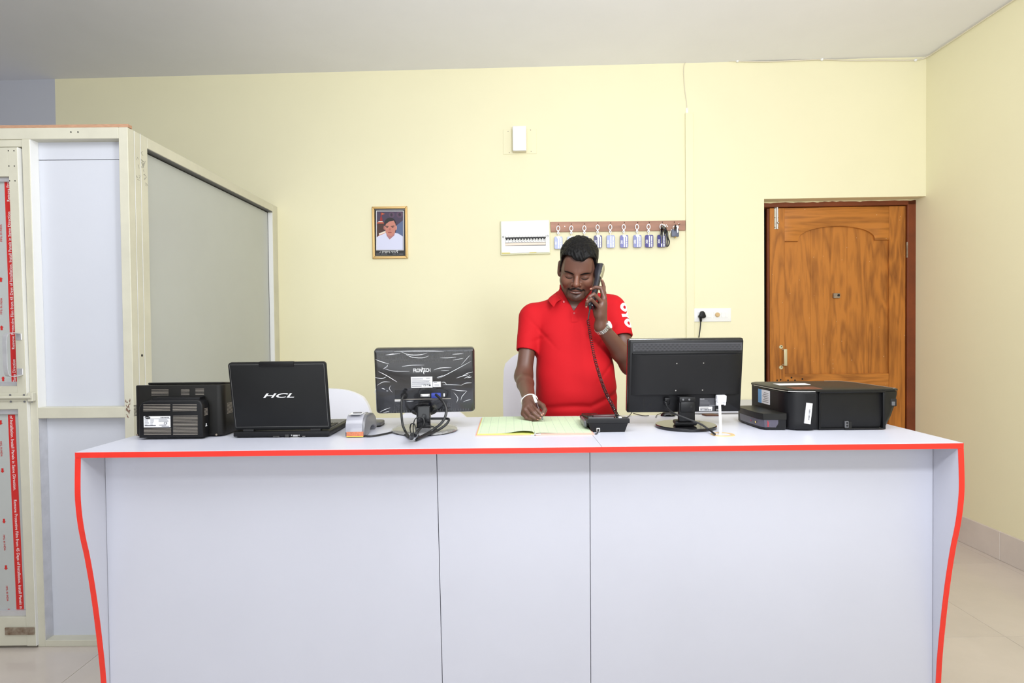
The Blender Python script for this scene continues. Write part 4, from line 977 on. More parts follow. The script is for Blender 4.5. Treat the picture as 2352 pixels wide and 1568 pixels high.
o = mb.build('barcode_print', M['print'], cc); o['kind'] = 'stuff'

# ================================================================== open register and pen
M['page'] = bpy.data.materials.new('ruled_green_page'); m = M['page']; m.use_nodes = True; nt = m.node_tree; b = nt.nodes['Principled BSDF']; b.inputs['Roughness'].default_value = .8
tc = nt.nodes.new('ShaderNodeTexCoord'); sx = nt.nodes.new('ShaderNodeSeparateXYZ'); nt.links.new(tc.outputs['Object'], sx.inputs[0])
def nmath(op, a, b_=None, c=None):
    n = nt.nodes.new('ShaderNodeMath'); n.operation = op
    for i, v in enumerate((a, b_, c)):
        if v is None: continue
        if isinstance(v, (int, float)): n.inputs[i].default_value = v
        else: nt.links.new(v, n.inputs[i])
    return n.outputs[0]
cols = nmath('LESS_THAN', nmath('MODULO', nmath('ADD', sx.outputs[0], 1.008), .0285), .0008)
rows = nmath('LESS_THAN', nmath('MODULO', nmath('ADD', sx.outputs[1], 1.0), .0102), .0006)
mp = nt.nodes.new('ShaderNodeMapping'); mp.inputs['Scale'].default_value = (90, 330, 1); nt.links.new(tc.outputs['Object'], mp.inputs[0])
ns = nt.nodes.new('ShaderNodeTexNoise'); ns.inputs['Scale'].default_value = 1.0; ns.inputs['Detail'].default_value = 2; nt.links.new(mp.outputs[0], ns.inputs['Vector'])
scr = nmath('LESS_THAN', nmath('ABSOLUTE', nmath('SUBTRACT', ns.outputs['Fac'], .5)), .018)
band = nmath('LESS_THAN', nmath('MODULO', nmath('ADD', sx.outputs[1], 1.0), .0306), .010)
ink = nmath('MULTIPLY', scr, band)
fac = nmath('MINIMUM', nmath('ADD', nmath('MULTIPLY', cols, .5), nmath('ADD', nmath('MULTIPLY', rows, .16), nmath('MULTIPLY', ink, .38))), 1)
mx = nt.nodes.new('ShaderNodeMix'); mx.data_type = 'RGBA'; mx.inputs[6].default_value = rgb((203, 221, 186)); mx.inputs[7].default_value = rgb((90, 110, 120)); nt.links.new(fac, mx.inputs[0]); nt.links.new(mx.outputs[2], b.inputs['Base Color'])
rg = thing('register_book', 'open ledger with ruled pale green pages lying in front of the man', 'book', (.077, 1.918, ZT))
D = .372
def sheet(zf, x0, x1, n=16, t=.0012, y0=0.0, y1=D):
    V, Fs = [], []
    for i in range(n + 1):
        x = x0 + (x1 - x0) * i / n; z = zf(x); z1 = min(z, .0088)
        V += [(x, y0, z), (x, y1, z1), (x, y1, z1 - t), (x, y0, z - t)]
    for i in range(n):
        for k in range(4): Fs.append((i * 4 + k, i * 4 + (k + 1) % 4, i * 4 + 4 + (k + 1) % 4, i * 4 + 4 + k))
    Fs += [(3, 2, 1, 0), (n * 4, n * 4 + 1, n * 4 + 2, n * 4 + 3)]
    return MB().raw(V, Fs)
PK = mat('pink_cover_board', (244, 176, 160), .6); YP_ = mat('yellow_page_edge', (226, 226, 120), .7, var=(200, .1))
sheet(lambda x: .0028, -.195, -.004, 2, .0028, -.004, D + .004).build('cover', PK, rg)
sheet(lambda x: .0028, .004, .197, 2, .0028, -.004, D + .004).build('cover', PK, rg)
sheet(lambda x: .0075 - .003 * max(0, (x + .03) / .03), -.190, -.002, 10, .0045).build('page_block', YP_, rg)
sheet(lambda x: .0062 - .002 * max(0, (.02 - x) / .02), .002, .192, 10, .0033).build('page_block', PK, rg)
sheet(lambda x: .0082 + .0085 * math.exp(-((x + .035) / .045) ** 2) * (1 if x < -.008 else max(0, -x / .008) ** .5), -.188, -.0005, 30, .0006).build('left_page', M['page'], rg)
sheet(lambda x: .0072 + .0018 * math.exp(-((x - .03) / .03) ** 2) * min(1, x / .01), .0005, .190, 20, .0006).build('right_page', M['page'], rg)
mb = MB().tube([(-.012, -.004, .003), (-.004, -.005, .0015), (.0, -.005, .006), (.006, -.005, .0045), (.02, -.004, .005)], .0016, 6); mb.build('binding', M['white'], rg)

# ================================================================== desk phone base
dp = thing('desk_phone', 'black corded desk phone base with its back to us, right of the open ledger', 'telephone', (.328, 1.962, ZT))
lo, hi, dep = .0555, .0715, .205
zs = [(0, lo), (.030, .066), (.0318, hi), (.045, hi), (.0475, hi - .003)]
V, Fs = [], []
for z, h in zs:
    e = .001 if z > .046 else 0; y0 = -.002 if z > .031 else .004 * (1 - z / .03); k = 0 if z < .031 else .006
    V += [(-h, y0 + e, z), (h, y0 + e, z), (h, dep + k - e, z * .62), (-h, dep + k - e, z * .62)]
for i in range(len(zs) - 1):
    for k in range(4): Fs.append((i * 4 + k, i * 4 + (k + 1) % 4, i * 4 + 4 + (k + 1) % 4, i * 4 + 4 + k))
n = (len(zs) - 1) * 4; Fs += [(3, 2, 1, 0), (n, n + 1, n + 2, n + 3)]
MB().raw(V, Fs).build('body', M['blk'], dp, 25)
Fd = Face(dp, (.328, 1.964, ZT + .02))
jk = Fd.part('wall_jack', M['steel'], 1369.5, 982.5, 1378, 991, -.003, .006, .0006, 1); Fd.part('jack_hole', M['dark'], 1371.5, 984.5, 1376, 989.5, -.0036, .002, 0, 1, jk)
lead('line_cord', [(1374, 990, 1.958), (1372, 994, -.003), (1370, 996, -.0025), (1366, 996, -.0025)], .0016, M['cord'], dp)
def tp(y, x, z): return at(x, y, z)
slope = Matrix.Rotation(-math.atan2(.0475 * .38, dep), 4, 'X')
def top(mb, x0, x1, y0, y1, h, bev=.002):
    return mb.box(x0, x1, y0, y1, 0, h, bev, 2, at(0, 0, .0468) @ slope)
top(MB(), -.066, .02, .004, .03, .004).build('rear_lip', M['grey'], dp)
top(MB(), -.068, -.012, .02, .195, .009, .004).build('handset_cradle', M['blkw'], dp)
top(MB(), -.008, .066, .015, .07, .003).build('display', M['blkg'], dp)
kp = MB()
for r in range(4):
    for c in range(3): top(kp, .002 + c * .02, .017 + c * .02, .09 + r * .022, .105 + r * .022, .005, .001)
o = kp.build('keypad', M['grey'], dp); o['kind'] = 'stuff'
rd = mat('red_reflection_plastic', (58, 22, 27), .4)  # dark red puts a reflection on the phone into the colour
top(MB(), -.05, .025, .01, .06, .012, .003).build('hook_block', rd, dp)
MB().box(-.079, -.066, .03, .14, .012, .036, .006, 3).build('side_speaker', M['silver'], dp)
MB().box(.035, .046, .0, .012, .046, .052, .002, 1).build('cord_socket', M['label'], dp)

# ================================================================== small things at the far edge behind the second monitor
ms = thing('computer_mouse', 'black computer mouse half hidden behind the monitor by the man', 'mouse', (pZ(1531, 953, ZT).x, 2.322, ZT))
mb = MB().sph((0, 0, 0), (.030, .024, .020), u=24, v=16); bmesh.ops.bisect_plane(mb.bm, geom=mb.bm.verts[:] + mb.bm.edges[:] + mb.bm.faces[:], plane_co=(0, 0, .001), plane_no=(0, 0, -1), clear_outer=True)
bmesh.ops.holes_fill(mb.bm, edges=mb.bm.edges[:]); mb.build('shell', M['blkg'], ms)
MB().box(-.0035, .0035, .004, .016, .014, .021, .0015, 2).build('scroll_wheel', M['grey'], ms)
mb = MB().tube(spline([Vector((-.02, .03, .006)), Vector((-.04, .01, .004)), Vector((-.055, -.03, .003)), Vector((-.062, -.05, .003))], 6), .0015, 6); mb.build('mouse_cord', M['cord'], ms)
cd = MB().prism([(-.022, -.012), (.03, -.016), (.012, .02), (-.03, .018)], 0, .006, XY, .001, 1).build('leather_tag', mat('brown_leather', (96, 58, 38), .6), None)
cd.location = (pZ(1622, 950, ZT).x, 2.315, ZT); tag(cd, 'small brown leather tag on the counter behind the second monitor', 'tag')
for pxs, nm in (([(1428, 962, -.003), (1442, 957, -.003), (1449, 950, -.003), (1452, 946, -.003)], 0), ([(1455, 949, -.003), (1468, 952.5, -.003), (1480, 954.5, -.003), (1490, 954, -.003)], 1)):
    pts = spline([pZ(a, b, ZT - c + -.0) for a, b, c in pxs], 6); o = MB().tube([p - pts[0] for p in pts], .0018, 6).build('loose_wire', M['cord'], None); o.location = pts[0]
    tag(o, ('thin black wire running from the desk phone towards the monitor', 'short loose black wire on the counter beneath the second monitor')[nm], 'wire')

# ================================================================== chairs under white covers
def chair(label, x, y, w, ztop, zseat=.47, d=.46, rz=0.0, round_=.1):
    t = thing('covered_chair', label, 'chair', (x, y, 0), rz, 'white covered chairs behind the counter')
    V, Fs = [], []; nz, nx = 26, 30                       # draped back cover
    hw = w / 2
    for j in range(nz + 1):
        for i in range(nx + 1):
            u = i / nx * 2 - 1; k = j / nz; z = .16 + (ztop - .16) * k
            top = 1 - (max(0, k - (1 - round_)) / round_) ** 2.2 * .16; flare_ = 1 + .13 * (1 - k)
            xx = u * hw * top * flare_ + .012 * math.sin(j * .5 + i * .9) * (1 - k) * (abs(u) > .6)
            zz = z - (.05 * abs(u) ** 3 + .0) * k ** 6
            V.append((xx, -.012 * math.cos(u * 1.5) + .018 * math.sin(u * 7 + 1.3 * k) * (1 - k) ** 1.2 - .03 * (1 - k), zz))
    nn = len(V); V += [(a * .985, b + .055, c - .004) for a, b, c in V]
    row = nx + 1
    for j in range(nz):
        for i in range(nx):
            k = j * row + i; Fs += [(k, k + 1, k + row + 1, k + row), (nn + k, nn + k + row, nn + k + row + 1, nn + k + 1)]
    for i in range(nx): Fs += [(i, nn + i, nn + i + 1, i + 1), (nz * row + i, nz * row + i + 1, nn + nz * row + i + 1, nn + nz * row + i)]
    for j in range(nz): Fs += [(j * row, (j + 1) * row, nn + (j + 1) * row, nn + j * row), (j * row + nx, nn + j * row + nx, nn + (j + 1) * row + nx, (j + 1) * row + nx)]
    MB().raw(V, Fs).build('back_cover', M['cloth'], t, 60)
    MB().box(-hw * .95, hw * .95, -.46, -.02, zseat - .06, zseat, .025, 3).build('seat', M['cloth'], t)
    for sx in (-1, 1):
        for yy in (-.42, -.02): MB().cyl((sx * hw * .85, yy, 0), (sx * hw * .85, yy, zseat - .05), .015, n=10).build('leg', M['steel'], t)
    return t
# ================================================================== things on the back wall
def wthing(name, label, cat, px, py, group=None):
    p = pW(px, py); t = thing(name, label, cat, p, WALL_A, group); return t, Face(t, p, WALL_A)
# framed portrait
fr, FQ = wthing('framed_portrait', 'small gold framed portrait of a man in a white shirt hanging on the yellow wall', 'picture', 896.5, 534.5)
x0, z1 = FQ.uv(855.5, 475.5); x1, z0 = FQ.uv(937.5, 593.5); b_ = .0165
M['gold'] = mat('gold_moulding', (214, 178, 116), .35, .35)
for out in ([(x0, z0), (x0, z1), (x0 + b_, z1 - b_), (x0 + b_, z0 + b_)], [(x1, z1), (x1, z0), (x1 - b_, z0 + b_), (x1 - b_, z1 - b_)], [(x0, z1), (x1, z1), (x1 - b_, z1 - b_), (x0 + b_, z1 - b_)], [(x1, z0), (x0, z0), (x0 + b_, z0 + b_), (x1 - b_, z0 + b_)]):
    MB().prism(out, -.020, -.001, XZ, .004, 2).build('frame_moulding', M['gold'], fr)
def q(x, y): return 820 + x * .1084, 450 + y * .1084
def flat(pts, name, m, y, par=None):
    return MB().prism([FQ.uv(*q(*p)) for p in pts], y - .0004, y + .0004, XZ).build(name, m, par or fr)
cardm = flat([(383, 285), (1035, 285), (1035, 1268), (383, 1268)], 'card_mount', mat('black_card', (36, 36, 38), .5), -.007)
flat([(388, 281), (1030, 281), (1030, 292), (388, 292)], 'card_edge', M['silver'], -.0078, cardm)
flat([(413, 316), (995, 316), (995, 1156), (413, 1156)], 'print_border', M['label'], -.0082, cardm)
P_ = lambda n, c: mat(n, c, .6)
pp_ = flat([(426, 330), (982, 330), (982, 1142), (426, 1142)], 'photo_print', P_('portrait_backdrop', (74, 62, 84)), -.0092)
el = lambda cx, cy, rx, ry, a0=0, a1=360, n=22: [(cx + rx * math.cos(math.radians(a0 + (a1 - a0) * k / n)), cy + ry * math.sin(math.radians(a0 + (a1 - a0) * k / n))) for k in range(n + (0 if a1 - a0 == 360 else 1))]
def pr(pts, name, c, lvl): flat(pts, name, P_('print_' + name, c), -.0092 - .0009 * lvl, pp_)
pr([(830, 640), (982, 520), (982, 870), (830, 800)], 'sky_patch', (92, 106, 142), 1)
pr(el(742, 405, 62, 62), 'rosette', (92, 70, 92), 1); pr(el(912, 400, 70, 70), 'rosette', (92, 70, 92), 1)
pr(el(738, 405, 24, 34), 'rosette_eye', (58, 48, 62), 2); pr(el(912, 400, 28, 34), 'rosette_eye', (58, 48, 62), 2)
pr([(428, 590), (580, 590), (600, 885), (428, 885)], 'tower_wall', (78, 52, 46), 1)
pr(el(505, 590, 78, 42, 180, 360), 'dome_band', (186, 86, 60), 2); pr([(450, 560), (470, 540), (545, 540), (565, 560)], 'dome_light', (238, 226, 214), 3)
pr([(490, 540), (498, 480), (512, 440), (512, 355), (530, 360), (530, 440), (545, 480), (550, 540)], 'spire', (150, 44, 44), 2); pr([(530, 360), (600, 385), (530, 410)], 'pennant', (196, 96, 60), 2)
pr([(440, 870), (540, 770), (640, 770), (620, 885)], 'roof_step', (206, 120, 84), 2); pr([(470, 800), (610, 745), (640, 770), (480, 830)], 'roof_light', (240, 226, 210), 3)
pr([(428, 885), (470, 850), (600, 795), (630, 780), (810, 785), (880, 800), (980, 862), (980, 1142), (428, 1142)], 'shirt', (216, 218, 242), 4)
pr([(622, 770), (815, 770), (800, 840), (700, 928), (640, 850)], 'neck', (176, 120, 122), 5)
pr(el(590, 680, 18, 44), 'ear', (176, 112, 104), 5); pr(el(838, 680, 18, 50), 'ear', (206, 150, 140), 5)
pr(el(712, 590, 122, 124), 'hair', (42, 40, 42), 5)
pr([(602, 660), (625, 600), (700, 545), (790, 530), (825, 600), (832, 690), (815, 780), (770, 840), (715, 858), (660, 838), (618, 770)], 'face', (200, 132, 116), 6)
pr([(612, 640), (680, 645), (680, 655), (612, 655)], 'brow', (60, 44, 44), 7); pr([(728, 645), (800, 636), (805, 650), (728, 656)], 'brow', (60, 44, 44), 7)
pr(el(650, 670, 22, 9), 'eye', (50, 38, 40), 7); pr(el(766, 668, 22, 9), 'eye', (50, 38, 40), 7)
pr([(690, 690), (722, 690), (735, 735), (680, 735)], 'nose', (184, 112, 98), 7); pr(el(705, 778, 42, 10), 'mouth', (150, 72, 74), 7)
# handwritten-style caption strokes on the card
mb = MB()
def stroke(pts, w=4.2):
    P3 = [Vector((FQ.uv(*q(*p))[0], -.0082, FQ.uv(*q(*p))[1])) for p in pts]; mb.tube([FQ.M @ v if False else v for v in P3], w * .1084 * .0031, 5)
stroke([(490, 1205), (505, 1180)], 6)
for i, cx_ in enumerate((555, 600, 640, 685)):
    stroke(el(cx_, 1188, 17, 16, 150, 400, 12)); stroke([(cx_ + (14 if i % 2 else -14), 1196), (cx_ + (6 if i % 2 else -4), 1212)])
for i, cx_ in enumerate((748, 795, 845)):
    stroke(el(cx_, 1190, 18, 16, 170, 420, 12)); stroke([(cx_ + 17, 1178), (cx_ + 19, 1208)])
stroke(el(858, 1170, 14, 10, 170, 370, 8))
mb.build('caption_script', M['white'], cardm)['kind'] = 'stuff'
mb = MB(); random.seed(9)
for a, b in ((415, 490), (510, 645), (765, 845), (860, 880), (890, 985)):
    x = a
    while x < b:
        w = random.uniform(5, 9); (xa_, za_), (xb_, zb2) = FQ.uv(*q(x, 1226)), FQ.uv(*q(min(x + w, b), 1242)); mb.box(xa_, xb_, -.0086, -.0076, zb2, za_); x += w + 4
mb.build('caption_small', M['silver'], cardm)['kind'] = 'stuff'
# white box on its painted plate
wb, FW = wthing('alarm_box', 'white plastic box on a painted square plate high on the wall', 'wall box', 1193, 320)
FW.part('mount_plate', M['wall'], 1155.5, 297, 1232.5, 354, -.004, .0, .0015, 1)
x0, z1 = FW.uv(1177.2, 289.3, .06); x1, z0 = FW.uv(1209, 345.3, .06)
MB().box(x0, x1, -.046, -.004, z0, z1, .004, 2).build('back_shell', mat('ivory_plastic', (226, 218, 196), .5), wb)
MB().box(x0, x1, -.060, -.0465, z0, z1, .004, 2).build('front_cover', mat('cool_white_plastic', (240, 240, 243), .4), wb)
mb = MB()
for px, py in ((1167, 302.5), (1218.5, 299), (1170, 351), (1220, 348)):
    x, z = FW.uv(px, py); mb.cyl((x, -.0048, z), (x, -.003, z), .0032, n=8)
mb.build('screw', M['rust'], wb)['kind'] = 'stuff'
# breaker box
bk, FBk = wthing('breaker_box', 'white breaker box with a row of black switches, left of the key rail', 'breaker panel', 1206, 546)
def bq(pts, y0, y1, name, m, bev=.0015, par=None): return MB().prism([FBk.uv(*p, off=-y0 if False else 0) for p in pts], y0, y1, XZ, bev, 1).build(name, m, par or bk)
M['panelw'] = mat('white_enamel', (246, 246, 242), .4)
bq([(1149.6, 508.8), (1261.8, 505.6), (1264, 583), (1151, 586.3)], -.022, 0, 'back_box', mat('pale_green_edge', (226, 226, 196), .6))
bq([(1151.3, 510), (1260.6, 507), (1262.3, 580.2), (1152.8, 583)], -.028, -.0222, 'cover', M['panelw'])
bq([(1153, 581.2), (1172, 581), (1172, 583), (1153, 583.4)], -.0283, -.022, 'paint_smear', mat('yellow_smear', (226, 210, 110), .7), 0)
bq([(1216, 580.6), (1232, 579.8), (1232, 581), (1216, 581.8)], -.0283, -.022, 'paint_smear', mat('yellow_smear', (226, 210, 110), .7), 0)
def sy(px, y): return y - .0205 * (px - 1161)
mb = MB()
for px in (1156.5, 1257.3):
    x, z = FBk.uv(px, sy(px, 545.5)); mb.tube([(x + .006 * math.cos(a), -.0295, z + .006 * math.sin(a)) for a in [k * math.pi / 7 for k in range(14)]], .0013, 5, True)
mb.build('cover_screw', M['print'], bk)['kind'] = 'stuff'
bq([(1201, 513), (1211.5, 512.6), (1211.5, 520.3), (1201, 520.7)], -.0285, -.028, 'name_plate', mat('pale_plate', (232, 232, 230), .5), 0)
bq([(1160.5, 543.3), (1253.5, 541.4), (1253.5, 565), (1161, 565.8)], -.0282, -.026, 'switch_opening', mat('opening_grey', (120, 120, 120), .6), 0)
bq([(1161.2, sy(1161, 560)), (1253, sy(1253, 560)), (1253, sy(1253, 565)), (1161.2, sy(1161, 565))], -.0295, -.027, 'label_strip', mat('pinkish_strip', (246, 224, 208), .6), 0)
for i in range(14):
    a = 1161.4 + 6.56 * i; c = a + 6.2; m_ = (a + c) / 2
    sw = bq([(a, sy(a, 543.8)), (c, sy(c, 543.8)), (c, sy(c, 559)), (a, sy(a, 559))], -.034, -.027, 'breaker', M['panelw'], .0008)
    MB().prism([FBk.uv(*p) for p in ((a, sy(a, 547.2)), (c + .36, sy(c, 547.2)), (c + .36, sy(c, 550)), (m_ + 1.6, sy(c, 550)), (m_ + 1.6, sy(m_, 553.2)), (m_ - 1.6, sy(m_, 553.2)), (m_ - 1.6, sy(a, 550)), (a, sy(a, 550)))], -.040, -.033, XZ, .0008, 1).build('toggle', M['blk'], sw)
    if i > 1: MB().prism([FBk.uv(*p) for p in ((a + 1, sy(a, 554.5)), (a + 2, sy(a, 554.2)), (c - 1, sy(c, 557.5)), (c - 2, sy(c, 557.8)))], -.0346, -.0338, XZ).build('switch_mark', M['print'], sw)
# key rail with its keys
kr, FK = wthing('key_rail', 'brown wooden rail on the wall from which room keys hang', 'rail', 1418, 521)
M['railwood'] = mat('pinkish_brown_board', (186, 138, 116), .55, var=(9, .22), stretch=(.2, 1, 2.2))
MB().prism([FK.uv(*p) for p in ((1264, 510.3), (1573.3, 506.8), (1573, 529.6), (1265.5, 533.3))], -.014, 0, XZ, .002, 1).build('board', M['railwood'], kr)
HX = (1282, 1312, 1342, 1372.5, 1401.5, 1432.5, 1463, 1489.5, 1519.5, 1546.5)
def hy(px): return 518.0 - .0115 * (px - 1282) + (1.2 if px < 1350 else -.4)
for px in HX:
    x, z = FK.uv(px, hy(px) - 2.2); MB().tube([(x + .002, -.012, z + .006), (x + .001, -.024, z + .004), (x, -.034, z - .001), (x, -.037, z + .004)], .0016, 6).build('hook', M['dark'], kr)
mb = MB()
for px, py in ((1297, 520.5), (1566 - 8, 514), (1531.5, 520.5)):
    x, z = FK.uv(px, py); mb.cyl((x, -.0155, z), (x, -.0138, z), .0028, n=10)
mb.build('screw', M['steel'], kr)['kind'] = 'stuff'
MB().tube([(FK.uv(1555, 518)[0], -.0146, FK.uv(1555, 518)[1]), (FK.uv(1561, 515)[0], -.0146, FK.uv(1561, 515)[1])], .0016, 5).build('scratch', M['dark'], kr)
M['clipw'] = mat('white_clip_plastic', (244, 244, 250), .4); M['keym'] = mat('bright_key', (240, 240, 244), .3, .3)
NUM = ('101', '102', '103', '202', '203', '301', '302', '303', '304')
TC = ((168, 178, 220), (186, 198, 240), (150, 158, 206), (34, 26, 104), (158, 168, 214), (104, 106, 176), (128, 134, 190), (56, 48, 134), (26, 16, 118))
TL = ('pale lavender key tag numbered 101, first at the left on the key rail', 'palest blue key tag numbered 102, half hidden behind the man, second on rail', 'key tag numbered 103 directly above the hair of the man in red',
      'dark navy key tag numbered 202 just right of the head of the man', 'pale lavender key tag numbered 203 without a key in front', 'violet blue key tag numbered 301, third from the left right of the head',
      'medium lavender key tag numbered 302 with a bright key', 'indigo key tag numbered 303 without a key in front', 'deep blue key tag numbered 304 with a black strap bundle hanging over it')
WK = (1, 1, 1, 1, 0, 1, 1, 0, 1)
for i, px in enumerate(HX[:9]):
    p = pW(px, hy(px), .03); t = thing('key_tag', TL[i], 'key tag', p, WALL_A, 'room keys on the rail'); s = .0031
    bl = MB()
    P0 = [(0, 0)]
    loop = [(.0115 * math.sin(a) * (1 - .12 * math.cos(a)), -.0005, -.016 + .017 * math.cos(a)) for a in [k * 2 * math.pi / 20 for k in range(20)]]
    bl.tube(loop, .0032, 6, True).prism([(-.0075, -.030), (.0075, -.030), (.0045, -.038), (.0085, -.044), (.0085, -.052), (.0045, -.056), (-.0045, -.056), (-.0085, -.052), (-.0085, -.044), (-.0045, -.038)], -.003, .002, XZ, .001, 1)
    bl.build('clip', M['clipw'], t)
    MB().cyl((0, -.0036, -.049), (0, -.0028, -.049), .0036, n=10).build('clip_eye', M['print'], t)
    MB().tube([(.000, -.001, -.052), (.001, -.002, -.060), (-.001, -.001, -.068), (.001, -.001, -.076)], .0014, 5).build('chain', M['steel'], t)
    dx = (.001, 0, 0, .003, .003, .003, .003, .005, -.001)[i]; zt2 = -.073; w, h = .057, .087
    pl = MB().prism(rrect(w, h, .009, 4, dx, zt2 - h / 2), 0, .0035, XZ, .001, 1).build('tag_plate', mat('tag_acrylic', TC[i], .3), t)
    me = text_mesh(NUM[i], .019, .0002, 'CENTER', 0, .0004); MB().mesh(me, at(dx - .017, -.0008, zt2 - .047) @ FRONT @ Matrix.Rotation(math.pi / 2, 4, 'Z')).build('tag_number', M['white'], t)
    mb = MB(); random.seed(20 + i)
    for cx_, z0_, z1_ in ((dx + .001, zt2 - .036 if WK[i] else zt2 - .006, zt2 - .083), (dx + .0165, zt2 - .008, zt2 - .083)):
        z = z0_
        while z > z1_:
            l = random.uniform(.0048, .0068); l = min(l, z - z1_ + .001); mb.box(cx_ - .0048 + random.uniform(0, .0007), cx_ + .0048 - random.uniform(0, .0007), -.0009, -.0002, z - l, z); fz_ = (zt2 - .008 - z) / .075; z -= l + (.0026 if any(abs(fz_ - g_) < .045 for g_ in ((.50,) if cx_ < dx + .01 else (.40, .60))) else .0005)
    mb.build('tag_print', M['white'], t)['kind'] = 'stuff'
    if WK[i]:
        kb_ = MB().prism([(dx - .0115 + .0, zt2 + .002), (dx + .0115, zt2 + .002), (dx + .0125, zt2 - .007), (dx + .0055, zt2 - .0155), (dx + .0055, zt2 - .060), (dx + .0005, zt2 - .064), (dx - .0045, zt2 - .058), (dx - .0045, zt2 - .0155), (dx - .0125, zt2 - .007)], -.0035, -.0012, XZ, .0006, 1)
        kb_.build('key', M['keym'] if i != 8 else M['grey'], t)
bn, FB_ = wthing('strap_bundle', 'bunch of black keys and straps hanging over the deep blue tag', 'keys', 1520, 520)
mb = MB(); random.seed(3)
M['blkgl'] = M['blkg']
for k in range(9):
    x0 = random.uniform(-.016, .016); mb.tube([(x0 * .4, -.045, .0), (x0 + random.uniform(-.004, .004), -.05 - random.uniform(0, .012), -.025), (x0 * 1.1, -.048, -.055 - random.uniform(0, .012))], random.uniform(.0025, .0045), 6)
mb.build('black_keys', M['blkg'], bn)['kind'] = 'stuff'
lp_ = spline([Vector(p) for p in ((.012, -.05, -.03), (.026, -.05, -.045), (.030, -.052, -.085), (.040, -.052, -.115), (.034, -.052, -.140), (.022, -.05, -.147), (.026, -.052, -.11), (.020, -.05, -.06), (.01, -.05, -.035))], 6)
MB().tube(lp_, .0045, 6).build('strap', M['blkg'], bn)
mb = MB()
for k in range(5):
    a = random.uniform(-.015, .02); mb.tube([(a, -.056, .004), (a + .012, -.058, -.012), (a + .006, -.058, -.03), (a - .006, -.057, -.012), (a, -.056, .004)], .0014, 5)
mb.tube([(.0, -.05, -.05), (.002, -.052, -.09)], .002, 5); mb.build('key_ring', M['steel'], bn)['kind'] = 'stuff'
pdk, FPd = wthing('padlock_keys', 'grey padlock shaped key bunch, last item at the right end of rail', 'keys', 1547, 525)
MB().box(-.025, .027, -.05, -.03, -.063, -.012, .005, 2).build('padlock_body', mat('slate_plastic', (98, 104, 124), .45), pdk)
MB().tube([(-.012, -.04, -.012), (-.013, -.04, .004), (0, -.04, .016), (.013, -.04, .004), (.012, -.04, -.012)], .0035, 8).build('shackle', M['steel'], pdk)
mb = MB()
for k in range(6):
    x0 = random.uniform(-.02, .01); mb.tube([(x0 * .4, -.045, .018), (x0, -.055, .0), (x0 * 1.3 - .004, -.056, -.022)], random.uniform(.003, .005), 6)
mb.build('black_keys', M['blkg'], pdk)['kind'] = 'stuff'
MB().prism([(.004, .010), (.016, .014), (.024, .0), (.016, -.012), (.020, -.034), (.012, -.04), (.007, -.012)], -.058, -.055, XZ, .001, 1).build('bright_key', M['keym'], pdk)
MB().tube([(-.024, -.045, -.01), (-.040, -.045, -.05)], .0014, 5).build('key_wire', M['steel'], pdk)
MB().cyl((.003, -.04, -.063), (.003, -.04, -.072), .005, .002, 10).build('brass_tip', mat('brass', (214, 170, 70), .35, .6), pdk)
# wall trunking and cable
tk = thing('trim_1', None, None, pW(1582.5, 500), WALL_A, None, 'structure'); FTk = Face(tk, tk.location, WALL_A)
x0, z1 = FTk.uv(1573, 261); x1, _ = FTk.uv(1592, 400)
MB().box(x0, x1, -.016, 0, -tk.location.z, z1, .0015, 1).build('trunking', M['wall'], tk)
MB().box(FTk.uv(1575, 255)[0], FTk.uv(1580, 255)[0], -.006, 0, FTk.uv(1577, 262)[1], FTk.uv(1577, 248)[1], .001, 1).build('cable_clip', M['white'], tk)
M['wire'] = mat('ivory_wire', (224, 216, 196), .5)
cb = thing('ceiling_cable', 'thin ivory cable running along the ceiling edge and down the wall', 'cable', pW(1577, 138, .006))
pts = [pW(1578, 252, .004), pW(1577, 235, .005), pW(1573, 205, .006), pW(1570.5, 170, .006), pW(1571.5, 150, .006), pW(1577, 139, .006)]
part_world(MB().tube(spline(pts, 8), .0028, 6), 'cable_run', M['wire'], cb)
cp_ = XR - .012
pts = [pW(1577, 138.5, .008), pW(1640, 139, .008), pW(1694, 140.5, .008), pW(1760, 141.5, .008), pW(1830, 139, .008), pW(1888, 136.5, .008), pW(1950, 139, .008), pW(2020, 138.5, .008), pW(2100, 138, .008)]
rw = [Vector((cp_, 4.02, 3.238)), Vector((cp_, 3.9, 3.236)), Vector((cp_, 3.4, 3.238)), Vector((cp_, 2.8, 3.236)), Vector((cp_, 2.0, 3.238))]
part_world(MB().tube(spline(pts + rw, 6), .0042, 6), 'cable_run', M['wire'], cb)
for px, py in ((1577, 138), (1694, 140), (1888, 136.5), (2103, 138)):
    p = pW(px, py, .012); part_world(MB().sph(p, .010, u=10, v=8), 'nail_clip', M['white'], cb)
# switch plate, plug
sp_, FS = wthing('switch_plate', 'white socket and switch plate on the wall left of the wooden door', 'switch plate', 1635, 723)
FS.part('plate', M['wplas'], 1591.5, 707.5, 1678.3, 738.6, -.010, 0, .003, 2)
FS.part('socket_module', M['wplas'], 1601, 715.2, 1633.6, 730, -.0118, -.009, .001, 1); FS.part('switch_module', M['wplas'], 1637, 715.2, 1671, 730, -.0118, -.009, .001, 1)
x, z = FS.uv(1646.4, 722.8); MB().lathe([(.0165, 0), (.0155, .010), (.012, .013)], 24, at(x, -.0118, z) @ Matrix.Rotation(math.pi / 2, 4, 'X')).build('regulator_knob', M['cream'], sp_)
for a in (1655, 1663.6): FS.part('switch_rocker', M['wplas'], a, 717, a + 5, 728, -.0145, -.011, .001, 1)
FS.part('switch_rocker', M['wplas'], 1619, 717, 1632, 728.5, -.0138, -.011, .001, 1)
